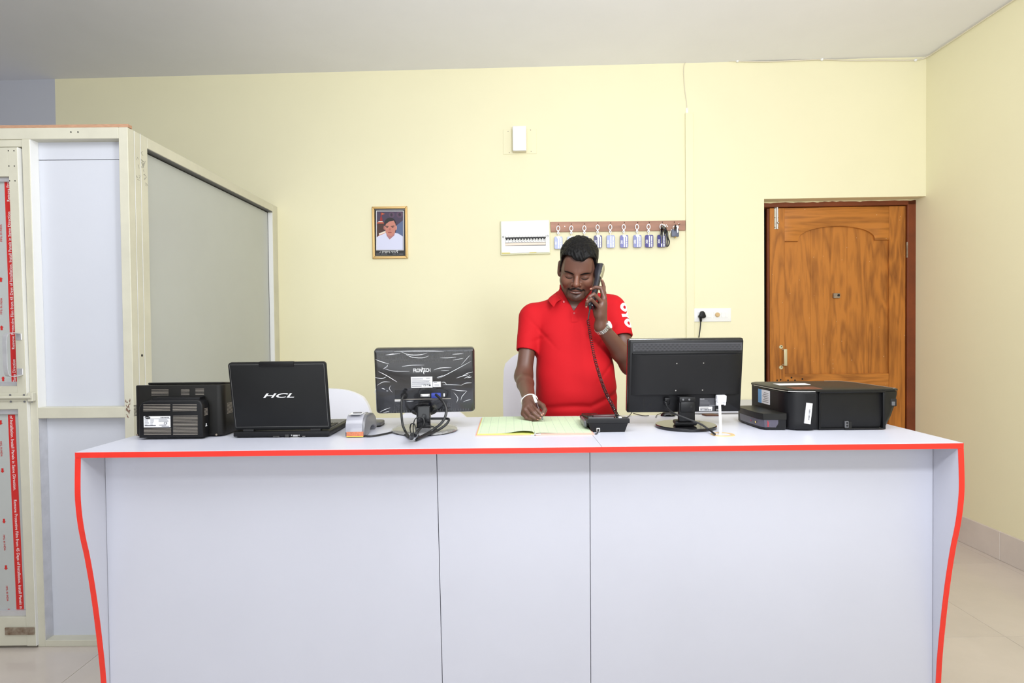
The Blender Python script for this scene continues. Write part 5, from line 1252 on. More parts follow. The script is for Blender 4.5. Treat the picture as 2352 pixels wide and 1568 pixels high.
pg, FPg = wthing('wall_plug', 'black three pin plug with hanging cord in the wall socket', 'plug', 1609.5, 724)
po = [(470, 385), (420, 395), (395, 450), (375, 510), (335, 555), (345, 605), (420, 640), (520, 640), (585, 610), (597, 560), (575, 500), (545, 430), (520, 395)]
MB().prism([FPg.uv(1580 + a * .0638, 690 + b * .0638) for a, b in po], -.045, -.0125, XZ, .006, 3).build('plug_body', M['blk'], pg)
bt = [pW(1609.5, 729, .035), pW(1609.8, 734, .035), pW(1609.8, 738, .033)]; I_ = FPg.I
def ploc(p): return (Matrix.Translation(pg.location) @ Matrix.Rotation(WALL_A, 4, 'Z')).inverted() @ p
MB().tube([ploc(p) for p in bt], [.010, .0085, .0075], 10).build('strain_relief', M['blk'], pg)
pts = [pW(1609.8, 737, .033), pW(1608.5, 752, .035), pW(1606, 770, .04), pW(1602, 800, .05), pW(1599, 850, .06), pW(1597, 900, .06)]
MB().tube([ploc(p) for p in spline(pts, 8)], .0042, 8).build('cord', M['cord'], pg)
# low white table in the corner, chairs
tb = thing('side_table', 'low white side table against the back wall, glimpsed between monitor and printer', 'table', (1.43, 3.86, 0))
MB().box(-.30, .30, -.24, .235, .861, .886, .002, 1).build('tabletop', M['lam'], tb)
for sx in (-1, 1): MB().box(sx * .27 - .012, sx * .27 + .012, -.22, .22, 0, .8605, .002, 1).build('side_panel', M['lam'], tb)
MB().box(-.2575, .2575, -.20, -.184, .05, .8605, .002, 1).build('front_panel', M['lam'], tb)
chair('tall white covered chair directly behind the man in red', .215, 3.22, .50, 1.289, round_=.07)
chair('white covered chair with rounded top between laptop and card terminal', -1.02, 3.15, .52, 1.085, round_=.2)
chair('low white covered chair peeking out beneath the plastic wrapped monitor', -.425, 3.15, .40, .982, round_=.1)
# ================================================================== the man behind the counter
def smin(a, b, k):
    h = np.clip(.5 + .5 * (b - a) / k, 0, 1); return b + (a - b) * h - k * h * (1 - h)
def smax(a, b, k): return -smin(-a, -b, k)
class Field:
    def __init__(s, lo, hi, h):
        s.lo = np.array(lo, float); s.h = h; s.n = np.ceil((np.array(hi) - s.lo) / h).astype(int) + 1; s.a = np.full(s.n, .05, np.float32)
    def block(s, lo, hi):
        i0 = np.clip(np.floor((np.array(lo) - s.lo) / s.h).astype(int), 0, s.n - 1); i1 = np.clip(np.ceil((np.array(hi) - s.lo) / s.h).astype(int) + 1, 1, s.n)
        sl = tuple(slice(a, b) for a, b in zip(i0, i1)); g = np.ogrid[sl]
        return sl, [(s.lo[k] + g[k] * s.h).astype(np.float32) for k in range(3)]
    def put(s, fn, lo, hi, k=.01, op='u'):
        pad = k + 3 * s.h
        sl, (X, Y, Z) = s.block(np.array(lo) - pad, np.array(hi) + pad); d = fn(X, Y, Z)
        s.a[sl] = smin(s.a[sl], d, k) if op == 'u' else smax(s.a[sl], -d, k)
    def cone(s, p, q, r0, r1, k=.01, op='u', flat=None):
        p, q = np.array(p, float), np.array(q, float); R = max(r0, r1); s.put(lambda X, Y, Z: rcone(X, Y, Z, p, q, r0, r1), np.minimum(p, q) - R, np.maximum(p, q) + R, k, op)
    def ell(s, c, r, k=.01, op='u', R=None):
        c = np.array(c, float); r = np.array(r, float); m = r.max() if R is not None else r
        s.put(lambda X, Y, Z: ellip(X, Y, Z, c, r, R), c - m, c + m, k, op)
    def at(s, p):
        f = (np.array(p) - s.lo) / s.h; i = np.clip(f.astype(int), 0, s.n - 2); t = f - i; v = 0
        for a in (0, 1):
            for b in (0, 1):
                for c in (0, 1): v += s.a[i[0] + a, i[1] + b, i[2] + c] * (t[0] if a else 1 - t[0]) * (t[1] if b else 1 - t[1]) * (t[2] if c else 1 - t[2])
        return v
    def hit(s, p, d, L=.3):                               # first surface point from p along d
        p, d = Vector(p), Vector(d).normalized(); t = 0
        while t < L:
            v = s.at(p + d * t)
            if v < .0003: return p + d * t
            t += max(.0004, min(v * .7, .01))
        return None
    def nets(s):
        a = s.a; S = a < 0; c = np.zeros(tuple(s.n - 1), np.uint8)
        cs = [(i, j, k) for i in (0, 1) for j in (0, 1) for k in (0, 1)]
        sl = lambda o: tuple(slice(o[k], s.n[k] - 1 + o[k]) for k in range(3))
        for o in cs: c += S[sl(o)]
        act = (c > 0) & (c < 8); idx = np.argwhere(act); ids = np.full(act.shape, -1, np.int32); ids[tuple(idx.T)] = np.arange(len(idx))
        V = np.stack([a[idx[:, 0] + o[0], idx[:, 1] + o[1], idx[:, 2] + o[2]] for o in cs], 1).astype(float)
        acc = np.zeros((len(idx), 3)); cnt = np.zeros(len(idx)); O = np.array(cs, float)
        for i in range(8):
            for j in range(i + 1, 8):
                if abs(O[i] - O[j]).sum() != 1: continue
                m = (V[:, i] < 0) != (V[:, j] < 0); t = V[m, i] / (V[m, i] - V[m, j]); acc[m] += O[i] + (O[j] - O[i]) * t[:, None]; cnt[m] += 1
        P = s.lo + (idx + acc / cnt[:, None]) * s.h; F = []
        for ax in range(3):
            u, v = (ax + 1) % 3, (ax + 2) % 3
            lo = [slice(None)] * 3; hi = [slice(None)] * 3; lo[ax] = slice(0, -1); hi[ax] = slice(1, None)
            for w in (u, v): lo[w] = slice(1, -1); hi[w] = slice(1, -1)
            A, B = S[tuple(lo)], S[tuple(hi)]; e = np.argwhere(A != B); off = np.zeros(3, int); off[u] = 1; off[v] = 1; e0 = e + off
            fl = A[tuple(e.T)]
            def cid(du, dv): x = e0.copy(); x[:, u] -= du; x[:, v] -= dv; return ids[tuple(x.T)]
            q = np.stack([cid(1, 1), cid(0, 1), cid(0, 0), cid(1, 0)], 1); q[~fl] = q[~fl][:, ::-1]; F.append(q)
        F = np.concatenate(F); return P, F[(F >= 0).all(1)]
def rcone(X, Y, Z, p, q, r0, r1):
    d = q - p; L = max(d @ d, 1e-9); t = np.clip(((X - p[0]) * d[0] + (Y - p[1]) * d[1] + (Z - p[2]) * d[2]) / L, 0, 1)
    return np.sqrt((X - p[0] - t * d[0]) ** 2 + (Y - p[1] - t * d[1]) ** 2 + (Z - p[2] - t * d[2]) ** 2) - (r0 + (r1 - r0) * t)
def ellip(X, Y, Z, c, r, R=None):
    x, y, z = X - c[0], Y - c[1], Z - c[2]
    if R is not None: x, y, z = (R[0, 0] * x + R[1, 0] * y + R[2, 0] * z, R[0, 1] * x + R[1, 1] * y + R[2, 1] * z, R[0, 2] * x + R[1, 2] * y + R[2, 2] * z)
    k0 = np.sqrt((x / r[0]) ** 2 + (y / r[1]) ** 2 + (z / r[2]) ** 2); k1 = np.sqrt((x / r[0] ** 2) ** 2 + (y / r[1] ** 2) ** 2 + (z / r[2] ** 2) ** 2)
    return k0 * (k0 - 1) / np.maximum(k1, 1e-6)
def np_mesh(name, P, F, m, parent, cols=None, loc=None):
    me = bpy.data.meshes.new(name)
    if loc is not None: P = P - np.array(loc)
    me.vertices.add(len(P)); me.vertices.foreach_set('co', P.astype(np.float32).ravel()); me.loops.add(F.size); me.loops.foreach_set('vertex_index', F.astype(np.int32).ravel())
    me.polygons.add(len(F)); me.polygons.foreach_set('loop_start', np.arange(0, F.size, 4, dtype=np.int32)); me.update(calc_edges=True); me.validate()
    if cols is not None:
        ca = me.color_attributes.new('Col', 'FLOAT_COLOR', 'POINT'); ca.data.foreach_set('color', np.concatenate([cols, np.ones((len(cols), 1))], 1).astype(np.float32).ravel())
    return link_mesh(name, me, m, parent, None)
def laplace(P, F, it, lam=.5):
    E = np.concatenate([F[:, [0, 1]], F[:, [1, 2]], F[:, [2, 3]], F[:, [3, 0]]]); n = len(P); deg = np.bincount(E.ravel(), minlength=n)[:, None]
    for _ in range(it):
        acc = np.stack([np.bincount(E[:, 0], P[E[:, 1], k], n) + np.bincount(E[:, 1], P[E[:, 0], k], n) for k in range(3)], 1); P = P + lam * (acc / deg - P)
    return P

man = thing('person', 'man in a red polo shirt standing behind the counter, on the phone and writing', 'person', (.283, 2.575, 0))
LOC = tuple(man.location)
# joints
RS, RE, RW = (.094, 2.59, 1.443), (.0555, 2.500, 1.190), (.0705, 2.250, 1.118)
LS_, LE, LW = (.455, 2.59, 1.463), (.515, 2.50, 1.234), tuple(pY(1380, 749, 2.38))
HC = Vector((.2925, 2.490, 1.6485))
HM = Matrix.Translation(HC) @ Matrix.Rotation(math.radians(-8), 4, 'Z') @ Matrix.Rotation(math.radians(5.5), 4, 'Y') @ Matrix.Rotation(math.radians(24), 4, 'X')
HR = np.array(HM.to_3x3()); HCn = np.array(HC)
# trunk profile
TZ = np.array([.86, .93, 1.00, 1.06, 1.12, 1.20, 1.30, 1.38, 1.44, 1.49, 1.53, 1.57])
TT = np.array([[.283, .168, .130, 2.580], [.285, .173, .138, 2.570], [.286, .175, .143, 2.563], [.286, .176, .150, 2.556], [.286, .1765, .155, 2.553], [.283, .172, .149, 2.559], [.279, .163, .131, 2.574], [.276, .165, .120, 2.584], [.277, .164, .106, 2.592], [.280, .130, .096, 2.598], [.282, .085, .086, 2.600], [.283, .055, .055, 2.60]])
zz = np.linspace(.86, 1.57, 300); TD = np.stack([np.convolve(np.pad(np.interp(zz, TZ, TT[:, k]), 16, 'edge'), np.hanning(33) / np.hanning(33).sum(), 'valid') for k in range(4)], 1)
def trunk(X, Y, Z):
    cx, a, b, cy = (np.interp(Z, zz, TD[:, k]) for k in range(4))
    r = ((np.abs(X - cx) / a) ** 2.35 + (np.abs(Y - cy) / b) ** 2.35) ** (1 / 2.35)
    return (r - 1) * np.minimum(a, b) * .92
# ------------------------------------------------------------------ skin: one surface for head, neck, arms and hands
def head_sdf(x, y, z):                                       # head-local: x right in the picture, y backwards, z up
    e = lambda c, r: ellip(x, y, z, np.array(c), np.array(r)); ax = np.abs(x)
    def c2(p, q, r0, r1): return rcone(ax, y, z, np.array(p, float), np.array(q, float), r0, r1)
    d = e((0, .014, .036), (.0745, .096, .086))
    d = smin(d, e((0, -.028, -.032), (.0675, .060, .074)), .035)
    d = smin(d, c2((.053, .000, -.058), (.022, -.064, -.098), .021, .019), .030)
    d = smin(d, e((0, -.078, -.104), (.019, .016, .015)), .016)
    d = smin(d, ellip(ax, y, z, np.array((.043, -.064, -.034)), np.array((.025, .022, .024))), .022)
    d = smin(d, c2((.046, -.072, .0150), (.008, -.0880, .010), .0078, .008), .018)
    d = smin(d, e((0, -.070, .050), (.052, .022, .040)), .035)
    d = smax(d, -ellip(ax, y, z, np.array((.032, -.0985, -.004)), np.array((.017, .0120, .0080))), .009)
    d = smin(d, ellip(ax, y, z, np.array((.0325, -.0760, -.0085)), np.array((.0155, .0115, .0095))), .006)
    d = smin(d, rcone(x, y, z, np.array((0, -.0880, .006)), np.array((0, -.1100, -.031)), .0075, .0120), .010)
    d = smin(d, e((0, -.1110, -.0345), (.0125, .0125, .0105)), .006)
    d = smin(d, ellip(ax, y, z, np.array((.0165, -.0975, -.0375)), np.array((.0092, .0110, .0085))), .006)
    d = smax(d, -ellip(ax, y, z, np.array((.0068, -.1075, -.0455)), np.array((.0042, .0060, .0035))), .003)
    d = smax(d, -c2((.0245, -.0960, -.0335), (.0415, -.0830, -.0630), .0040, .0036), .008)
    d = smin(d, e((0, -.0905, -.0585), (.025, .011, .011)), .012)
    d = smin(d, e((0, -.0935, -.0640), (.0290, .0075, .0046)), .006); d = smin(d, e((0, -.0925, -.0745), (.0255, .0085, .0060)), .006)
    d = smax(d, -rcone(ax, y, z, np.array((0, -.1030, -.0705)), np.array((.0340, -.0865, -.0640)), .0024, .0018), .003)
    d = smax(d, -e((0, -.0965, -.0865), (.017, .006, .0045)), .006)
    return d
def ear_sdf(x, y, z):
    ax = np.abs(x) - .0095 * 0
    d = ellip(ax, y, z, np.array((.0815, .008, -.006)), np.array((.0090, .0185, .0335)))
    d = smin(d, ellip(ax, y, z, np.array((.0765, .002, -.031)), np.array((.008, .010, .012))), .008)
    d = smax(d, -ellip(ax, y, z, np.array((.0885, .000, -.002)), np.array((.0065, .0105, .019))), .005)
    return d
def to_local(X, Y, Z):
    x, y, z = X - HCn[0], Y - HCn[1], Z - HCn[2]
    return tuple(HR[0, k] * x + HR[1, k] * y + HR[2, k] * z for k in range(3))
B = Field((-.01, 2.09, 1.03), (.60, 2.72, 1.80), .0025)
B.put(lambda X, Y, Z: smin(head_sdf(*to_local(X, Y, Z)), ear_sdf(*to_local(X, Y, Z)), .005), HCn - .145, HCn + .145, .004)
nb = HM @ Vector((0, .030, -.055)); nf = HM @ Vector((0, -.018, -.085))
B.cone(nb, (.283, 2.598, 1.49), .052, .058, .022); B.cone(nf, (.279, 2.575, 1.468), .036, .040, .02)
B.put(lambda X, Y, Z: smax(trunk(X, Y, Z) + .0085, 1.26 - Z, .01), (.08, 2.42, 1.26), (.48, 2.72, 1.58), .012)
B.cone((.283, 2.60, 1.480), RS, .050, .050, .02); B.cone((.283, 2.60, 1.490), LS_, .050, .050, .02)
def limb(S, E, W, ru, rf, rw):
    S, E, W = (np.array(v) for v in (S, E, W)); B.cone(S, E, ru + .002, rf - .001, .02)
    m = E + (W - E) * .33; B.cone(E, m, rf - .0015, rf * .97, .032); B.cone(m, W, rf * .97, rw, .014)
limb(RS, RE, RW, .0365, .0352, .0238); limb(LS_, LE, LW, .0420, .0405, .0250)
NAILS = []
def finger(pts, r, kroot=.0035):
    P3 = [np.array(pY(*p)) for p in pts]
    for i in range(len(P3) - 1): B.cone(P3[i], P3[i + 1], r[i], r[i + 1], kroot if i == 0 else .0022)
    NAILS.append((P3[-1], P3[-2], r[-1])); return P3
def hand(W, mcp, palm_r, rw):
    W = np.array(W)
    for p in mcp: B.cone(W, np.array(pY(*p)), rw, palm_r, .012)
# right hand, writing
RM = [(1222.5, 930.5, 2.197), (1213.5, 934, 2.190), (1205.5, 941, 2.188), (1202, 950, 2.192)]
hand(RW, RM, .0100, .0205)
B.cone(pY(1213, 938, 2.20), pY(1208, 950, 2.198), .014, .011, .012)
finger([RM[0], (1233.5, 941.5, 2.163), (1240.5, 948.5, 2.155), (1243.5, 953.0, 2.152)], (.0092, .0077, .0069, .0060))
finger([RM[1], (1225.5, 947.5, 2.160), (1235, 956, 2.154), (1240.0, 959.6, 2.153)], (.0092, .0079, .0070, .0060))
finger([RM[2], (1217, 954.5, 2.164), (1228, 960.6, 2.157), (1234, 963.0, 2.157)], (.0088, .0075, .0067, .0058))
finger([RM[3], (1208.5, 959.5, 2.172), (1218, 962.4, 2.165), (1224, 963.4, 2.163)], (.0082, .0070, .0062, .0055))
finger([(1232, 924.5, 2.215), (1246.5, 932.5, 2.190), (1251, 941, 2.172), (1247.5, 951.5, 2.155)], (.0145, .0112, .0098, .0078), .012)
# left hand, round the handset
LM_ = [(1386.5, 673, 2.378), (1387.5, 684, 2.362), (1384, 696, 2.350), (1377, 706, 2.344)]
hand(LW, LM_, .0112, .0215)
B.cone(pY(1382, 700, 2.362), pY(1377, 722, 2.362), .019, .021, .012)
finger([LM_[0], (1386.8, 659, 2.395), (1385, 651, 2.412), (1383.2, 645.5, 2.424)], (.0095, .0078, .0070, .0062))
finger([LM_[1], (1380.5, 661.5, 2.362), (1368, 659.5, 2.357), (1358.5, 664, 2.362)], (.0098, .0080, .0071, .0062))
finger([LM_[2], (1364, 675.5, 2.330), (1355, 680.5, 2.328), (1350, 687, 2.334)], (.0094, .0078, .0070, .0061))
finger([LM_[3], (1357.5, 686.5, 2.316), (1348.5, 693.5, 2.318), (1346.8, 702.5, 2.328)], (.0088, .0073, .0066, .0058))
finger([(1372, 720, 2.372), (1364, 702, 2.392), (1361, 690, 2.400), (1360, 680, 2.402)], (.0150, .0110, .0095, .0078), .012)
P, F = B.nets(); P = laplace(P, F, 2, .4)
# colours on the skin: beard stubble, moustache, lips, lash line, nails
x, y, z = to_local(P[:, 0], P[:, 1], P[:, 2]); n = len(P)
base = np.array([lin(96), lin(63), lin(50)]); cols = np.tile(base, (n, 1))
def blend(w, c): 
    global cols
    cols = cols * (1 - w[:, None]) + np.array([lin(v) for v in c]) * w[:, None]
sg = lambda v, e, w: 1 / (1 + np.exp(-(v - e) / w))
hd_ = (np.abs(x) < .1) * (y < .06) * (np.abs(z) < .14); fr_ = hd_ * sg(-y, .02, .008)
ax = np.abs(x)
jaw = fr_ * sg(-z, .050 + .030 * np.exp(-(ax / .03) ** 2), .006); blend(np.clip(jaw * .22, 0, 1), (64, 44, 36))
lips = fr_ * (y < -.085) * np.exp(-((ax / .030) ** 4)) * np.exp(-(((z + .0705) / .0090) ** 6)); blend(lips * .5, (112, 66, 58))
ml = fr_ * (y < -.08) * np.exp(-((ax / .034) ** 6)) * np.exp(-(((z + .0705 - .0065 * (ax / .034) ** 2) / .0017) ** 2)); blend(ml * .75, (44, 24, 24))
lash = fr_ * (y < -.06) * np.exp(-(((ax - .0325) / .0145) ** 6)) * np.exp(-(((z + .0145 - .0045 * ((ax - .0325) / .015) ** 2) / .0021) ** 2)); blend(lash * .95, (24, 16, 15))
lid_ = fr_ * (y < -.06) * np.exp(-(((ax - .0325) / .017) ** 4)) * np.exp(-(((z + .006) / .010) ** 4)); blend(lid_ * .45, (72, 44, 36))  # eyelid shading put into the colour
chk = fr_ * np.exp(-(((ax - .04) / .02) ** 2)) * np.exp(-(((z + .028) / .02) ** 2)); blend(chk * .3, (138, 84, 60))  # cheek highlight put into the colour
nos = fr_ * (y < -.09) * np.exp(-((ax / .014) ** 2)) * np.exp(-(((z + .02) / .03) ** 2)); blend(nos * .4, (138, 84, 60))  # the same highlight painted down the nose
SK = bpy.data.materials.new('dark_skin'); SK.use_nodes = True; nt = SK.node_tree; b = nt.nodes['Principled BSDF']
vc = nt.nodes.new('ShaderNodeVertexColor'); vc.layer_name = 'Col'; nt.links.new(vc.outputs[0], b.inputs['Base Color']); b.inputs['Roughness'].default_value = .43; b.inputs['Specular IOR Level'].default_value = .5
b.inputs['Subsurface Weight'].default_value = .06; b.inputs['Subsurface Radius'].default_value = (.006, .002, .001)
nn_ = nt.nodes.new('ShaderNodeTexNoise'); nn_.inputs['Scale'].default_value = 350; bp = nt.nodes.new('ShaderNodeBump'); bp.inputs['Strength'].default_value = .12; bp.inputs['Distance'].default_value = .001
nt.links.new(nn_.outputs['Fac'], bp.inputs['Height']); nt.links.new(bp.outputs[0], b.inputs['Normal'])
np_mesh('body', P, F, SK, man, cols, LOC)
NAILM = mat('pale_fingernail', (172, 122, 104), .4)
for tip, prev, rt in NAILS:
    t_ = Vector(tip - prev).normalized(); n_ = Vector((.05, -.85, .55)); n_ = (n_ - t_ * n_.dot(t_)).normalized(); s_ = t_.cross(n_); p_ = Vector(tip) + t_ * .0012 + n_ * (rt * .80) - man.location
    MB().sph((0, 0, 0), (.0034, .0048, .0018), Matrix(((s_.x, t_.x, n_.x, p_.x), (s_.y, t_.y, n_.y, p_.y), (s_.z, t_.z, n_.z, p_.z), (0, 0, 0, 1))), 12, 8).build('fingernail', NAILM, man)
# ------------------------------------------------------------------ hair, moustache, brows grown from the head's own surface
HAIR = mat('black_hair', (7, 6, 6), .5, var=(90, .3), c2=(14, 12, 12), stretch=(1, 1, .3), spec=.16, bump=(420, .7))
STUB = mat('brow_hair', (24, 18, 16), .7, spec=.15)
def fuzz(name, c, scale, gain):
    m = bpy.data.materials.new(name); m.use_nodes = True; nt = m.node_tree; b = nt.nodes['Principled BSDF']; b.inputs['Base Color'].default_value = rgb(c); b.inputs['Roughness'].default_value = .7; b.inputs['Specular IOR Level'].default_value = .15
    a = nt.nodes.new('ShaderNodeVertexColor'); a.layer_name = 'Col'; tc = nt.nodes.new('ShaderNodeTexCoord'); n = nt.nodes.new('ShaderNodeTexNoise'); n.inputs['Scale'].default_value = scale; n.inputs['Detail'].default_value = 2
    nt.links.new(tc.outputs['Object'], n.inputs['Vector']); ml_ = nt.nodes.new('ShaderNodeMath'); ml_.operation = 'MULTIPLY_ADD'; ml_.inputs[1].default_value = gain
    sb = nt.nodes.new('ShaderNodeMath'); sb.operation = 'MULTIPLY_ADD'; sb.inputs[1].default_value = 3.0; sb.inputs[2].default_value = -2.1; sb.use_clamp = False
    nt.links.new(n.outputs['Fac'], sb.inputs[0]); nt.links.new(a.outputs[0], ml_.inputs[0]); nt.links.new(sb.outputs[0], ml_.inputs[2]); ml_.use_clamp = True
    nt.links.new(ml_.outputs[0], b.inputs['Alpha']); return m
def hair_part(name, lo, hi, h, thick, region, parent, m=HAIR, k=.004, fade=None):
    f = Field(lo, hi, h); sl, (x, y, z) = f.block(lo, hi)
    d = head_sdf(x, y, z) - thick(x, y, z); f.a[:] = smax(d, -region(x, y, z), k); f.a[0] = f.a[-1] = .05; f.a[:, 0] = f.a[:, -1] = .05; f.a[:, :, 0] = f.a[:, :, -1] = .05
    P, F = f.nets(); cl = None
    if fade: v_ = np.clip(fade(P[:, 0], P[:, 1], P[:, 2]), 0, 1); cl = np.stack([v_] * 3, 1)
    P = P @ HR.T + HCn; return np_mesh(name, P, F, m, parent, cl, LOC)
def hthick(x, y, z):
    top = 1 / (1 + np.exp(-(z - .062) / .012)); fro = 1 / (1 + np.exp((y + .01) / .03))
    w = np.sin(x * 210 + np.sin(y * 55 + z * 45) * 2.6 + y * 60) * .0011 + np.sin(x * 420 + z * 190 + np.sin(y * 110) * 2.2) * .0008 + np.sin(y * 330 - x * 260 + z * 140) * .0006
    return .0045 + top * (.0085 + .0055 * fro) + w * (.35 + .65 * top)
def hregion(x, y, z):
    zl = np.interp(y, [-.13, -.075, -.050, -.036, -.022, -.006, .0, .022, .034, .06, .12], [.074, .072, .058, .034, .004, -.018, -.010, .028, -.030, -.062, -.075])
    zl = zl + (y < -.03) * (.002 * np.sin(x * 190 + .5) - .010 * np.exp(-((x - .008) / .02) ** 2) + .012 * np.exp(-((x + .044) / .016) ** 2) + .009 * np.exp(-((x - .052) / .014) ** 2))
    return np.broadcast_to(z - zl + 0 * x, np.broadcast(x, y, z).shape)
hair_part('hair', (-.115, -.135, -.105), (.115, .145, .165), .0021, hthick, hregion, man)
FZ = fuzz('short_dark_beard', (24, 17, 14), 1500, 1.75)
def mous(x, y, z): return (.0058 - np.abs(z + .0553 + .0100 * (np.abs(x) / .03) ** 1.7) - .0020 * np.exp(-(x / .0045) ** 2)) + 0 * y
hair_part('moustache', (-.05, -.13, -.090), (.05, -.05, -.035), .0010, lambda x, y, z: .0006 + 0 * (x + y + z),
          lambda x, y, z: np.minimum(mous(x, y, z), .0375 - np.abs(x)) + 0 * (x + y + z), man, FZ, .0008, lambda x, y, z: np.minimum(mous(x, y, z), .0375 - np.abs(x)) / .0036)
def beard(x, y, z):
    a = np.abs(x); g = np.exp(-((a / .026) ** 4)) * np.exp(-(((z + .101) / .016) ** 4)) * .68
    sd_ = .75 * np.exp(-(((a - .0375) / .0075) ** 2)) * np.exp(-(((z + .082) / .022) ** 4))
    jw = .55 * (1 / (1 + np.exp((z + .078 + .25 * (.05 - a)) / .005))) + .50 * (1 / (1 + np.exp(-(a - .0575) / .004))) * (1 / (1 + np.exp((z + .012) / .008)))
    return np.clip(np.maximum(np.maximum(g, sd_), jw), 0, 1) * (y < .005)
hair_part('beard', (-.085, -.125, -.135), (.085, .012, .01), .0016, lambda x, y, z: .0005 + 0 * (x + y + z), lambda x, y, z: (beard(x, y, z) - .04) * .02, man, FZ, .0006, lambda x, y, z: beard(x, y, z) * .72)
def brow(x, y, z):
    a = np.abs(x); t = np.clip((a - .0105) / .048, .02, .98)
    return .0056 * np.sin(t * 3.1416) ** .5 * (1.12 - .4 * t) - np.abs(z - (.0050 + .0062 * np.sin(np.clip((a - .012) / .044, 0, 1) * 2.3))) + 0 * y
FB3 = fuzz('brow_fuzz', (20, 14, 12), 1300, 2.5)
for s in (-1, 1):
    hair_part('eyebrow', (-.065 if s < 0 else .008, -.12, -.012), (-.008 if s < 0 else .065, -.04, .035), .0009, lambda x, y, z: .0007 + 0 * (x + y + z),
              lambda x, y, z: np.minimum(brow(x, y, z), .0240 - np.abs(np.abs(x) - .0345)) + 0 * (x + y + z), man, FB3, .0008, lambda x, y, z: brow(x, y, z) / .0034)
def face_at(x, z, lift=.0):                                  # point on the face for head-local x, z
    yy = np.linspace(-.13, -.03, 400); d = head_sdf(np.full(400, x), yy, np.full(400, z)); i = int(np.argmax(d < 0)); return HM @ Vector((x, yy[i] - lift, z))
def face_line(pts, r, name, m, lift=.0004):
    sp = [face_at(p.x, p.y, lift) - man.location for p in spline([(a, b, 0) for a, b in pts], 6)]; n = len(sp)
    return MB().tube(sp, [r * (.25 + .75 * math.sin(math.pi * i / (n - 1)) ** .6) for i in range(n)], 6).build(name, m, man)
for s in (-1, 1):
    face_line([(s * .0175, -.0120), (s * .024, -.0160), (s * .033, -.0178), (s * .042, -.0155), (s * .0485, -.0105)], .0015, 'eyelash', STUB)
face_line([(-.0365, -.0595), (-.024, -.0675), (0, -.0705), (.024, -.0675), (.0365, -.0595)], .0010, 'mouth_line', mat('mouth_shadow_line', (48, 26, 24), .7))
face_line([(-.011, -.0728), (0, -.0735), (.011, -.0728)], .0006, 'lip_highlight', mat('lip_highlight_pale', (206, 192, 182), .4))  # pale line for the highlight on the lower lip, put in as colour
# ------------------------------------------------------------------ polo shirt
RH, LH = np.array((.0700, 2.5375, 1.296)), np.array((.478, 2.538, 1.348))
Sf = Field((-.02, 2.36, .90), (.60, 2.74, 1.60), .003)
Sf.put(lambda X, Y, Z: smax(trunk(X, Y, Z), .925 - Z, .004), (.08, 2.36, .92), (.49, 2.74, 1.57), .01)
Sf.cone((.283, 2.603, 1.490), (.112, 2.592, 1.448), .058, .0585, .035); Sf.cone((.283, 2.603, 1.512), (.448, 2.592, 1.484), .058, .0595, .035)
def sleeve(S, H, r0, r1, k):
    S = np.array(S); d = (H - S); L = np.linalg.norm(d); d = d / L; Q = H + d * .05
    fn = lambda X, Y, Z: smax(rcone(X, Y, Z, S, Q, r0, r1 + (r1 - r0) * .4), (X - H[0]) * d[0] + (Y - H[1]) * d[1] + (Z - H[2]) * d[2], .002)
    Sf.put(fn, np.minimum(S, Q) - .07, np.maximum(S, Q) + .07, k)
    A = H - d * .03; fi = lambda X, Y, Z: rcone(X, Y, Z, A, Q + d * .02, r1 - .0075, r1 - .006)
    Sf.put(fi, np.minimum(A, Q) - .06, np.maximum(A, Q) + .06, .002, 's')
    hemw = lambda X, Y, Z: np.abs((X - H[0] + d[0] * .026) * d[0] + (Y - H[1] + d[1] * .026) * d[1] + (Z - H[2] + d[2] * .026) * d[2])
    return hemw
sleeve((.097, 2.59, 1.443), RH, .0585, .0465, .022); sleeve((.456, 2.59, 1.464), LH, .0605, .0555, .022)
# neck opening and front slit
vx, vz = pY(1319.5, 713, 2.475).x, pY(1319.5, 713, 2.475).z
def vcut(X, Y, Z):
    w = (Z - vz) * .62; return np.maximum(np.maximum(np.maximum(np.abs(X - vx - (Z - vz) * .12) - w, vz - Z), Y - 2.60), -(trunk(X, Y, Z) + .0125))
Sf.put(vcut, (.19, 2.40, vz), (.36, 2.60, 1.60), .003, 's')
Sf.cone((.283, 2.592, 1.572), (.285, 2.570, 1.69), .052, .066, .004, 's')
# folds
sl, (X, Y, Z) = Sf.block((-.02, 2.36, .90), (.60, 2.74, 1.60)); fy = 1 / (1 + np.exp((Y - 2.52) / .02))
zc = 1.050 + np.maximum(0, X - .33) * .55 + .02 * np.sin((X - .1) * 9)
fold = .0075 * np.exp(-((Z - zc) / .013) ** 2) * fy * (1 / (1 + np.exp(-(X - .16) / .03)))
zc2 = 1.105 + np.maximum(0, X - .30) * 1.05; fold += .004 * np.exp(-((Z - zc2) / .010) ** 2) * fy * (1 / (1 + np.exp(-(X - .37) / .012)))
for px_, sx_ in ((.128, 1), (.432, -1)):
    u = (X - px_) * sx_; fold += .0045 * np.exp(-((Z - (1.385 - u * 1.1)) / .011) ** 2) * np.exp(-(u / .05) ** 2) * fy + .004 * np.exp(-((Z - (1.350 + u * .3)) / .009) ** 2) * np.exp(-(u / .04) ** 2) * fy
fold += .0009 * np.sin(X * 42 + Z * 23) * np.sin(Z * 37 - X * 11) + .0012 * np.sin(X * 17 + Y * 20 + 2) * np.sin(Z * 15)
Sf.a = (Sf.a + fold * (np.abs(Sf.a) < .04)).astype(np.float32)
P, F = Sf.nets(); P = laplace(P, F, 2, .4)
SHIRT = mat('red_pique_cotton', (184, 13, 24), .8, bump=(900, .25), var=(3, .03), spec=.25)
shirt = np_mesh('polo_shirt', P, F, SHIRT, man, None, LOC)
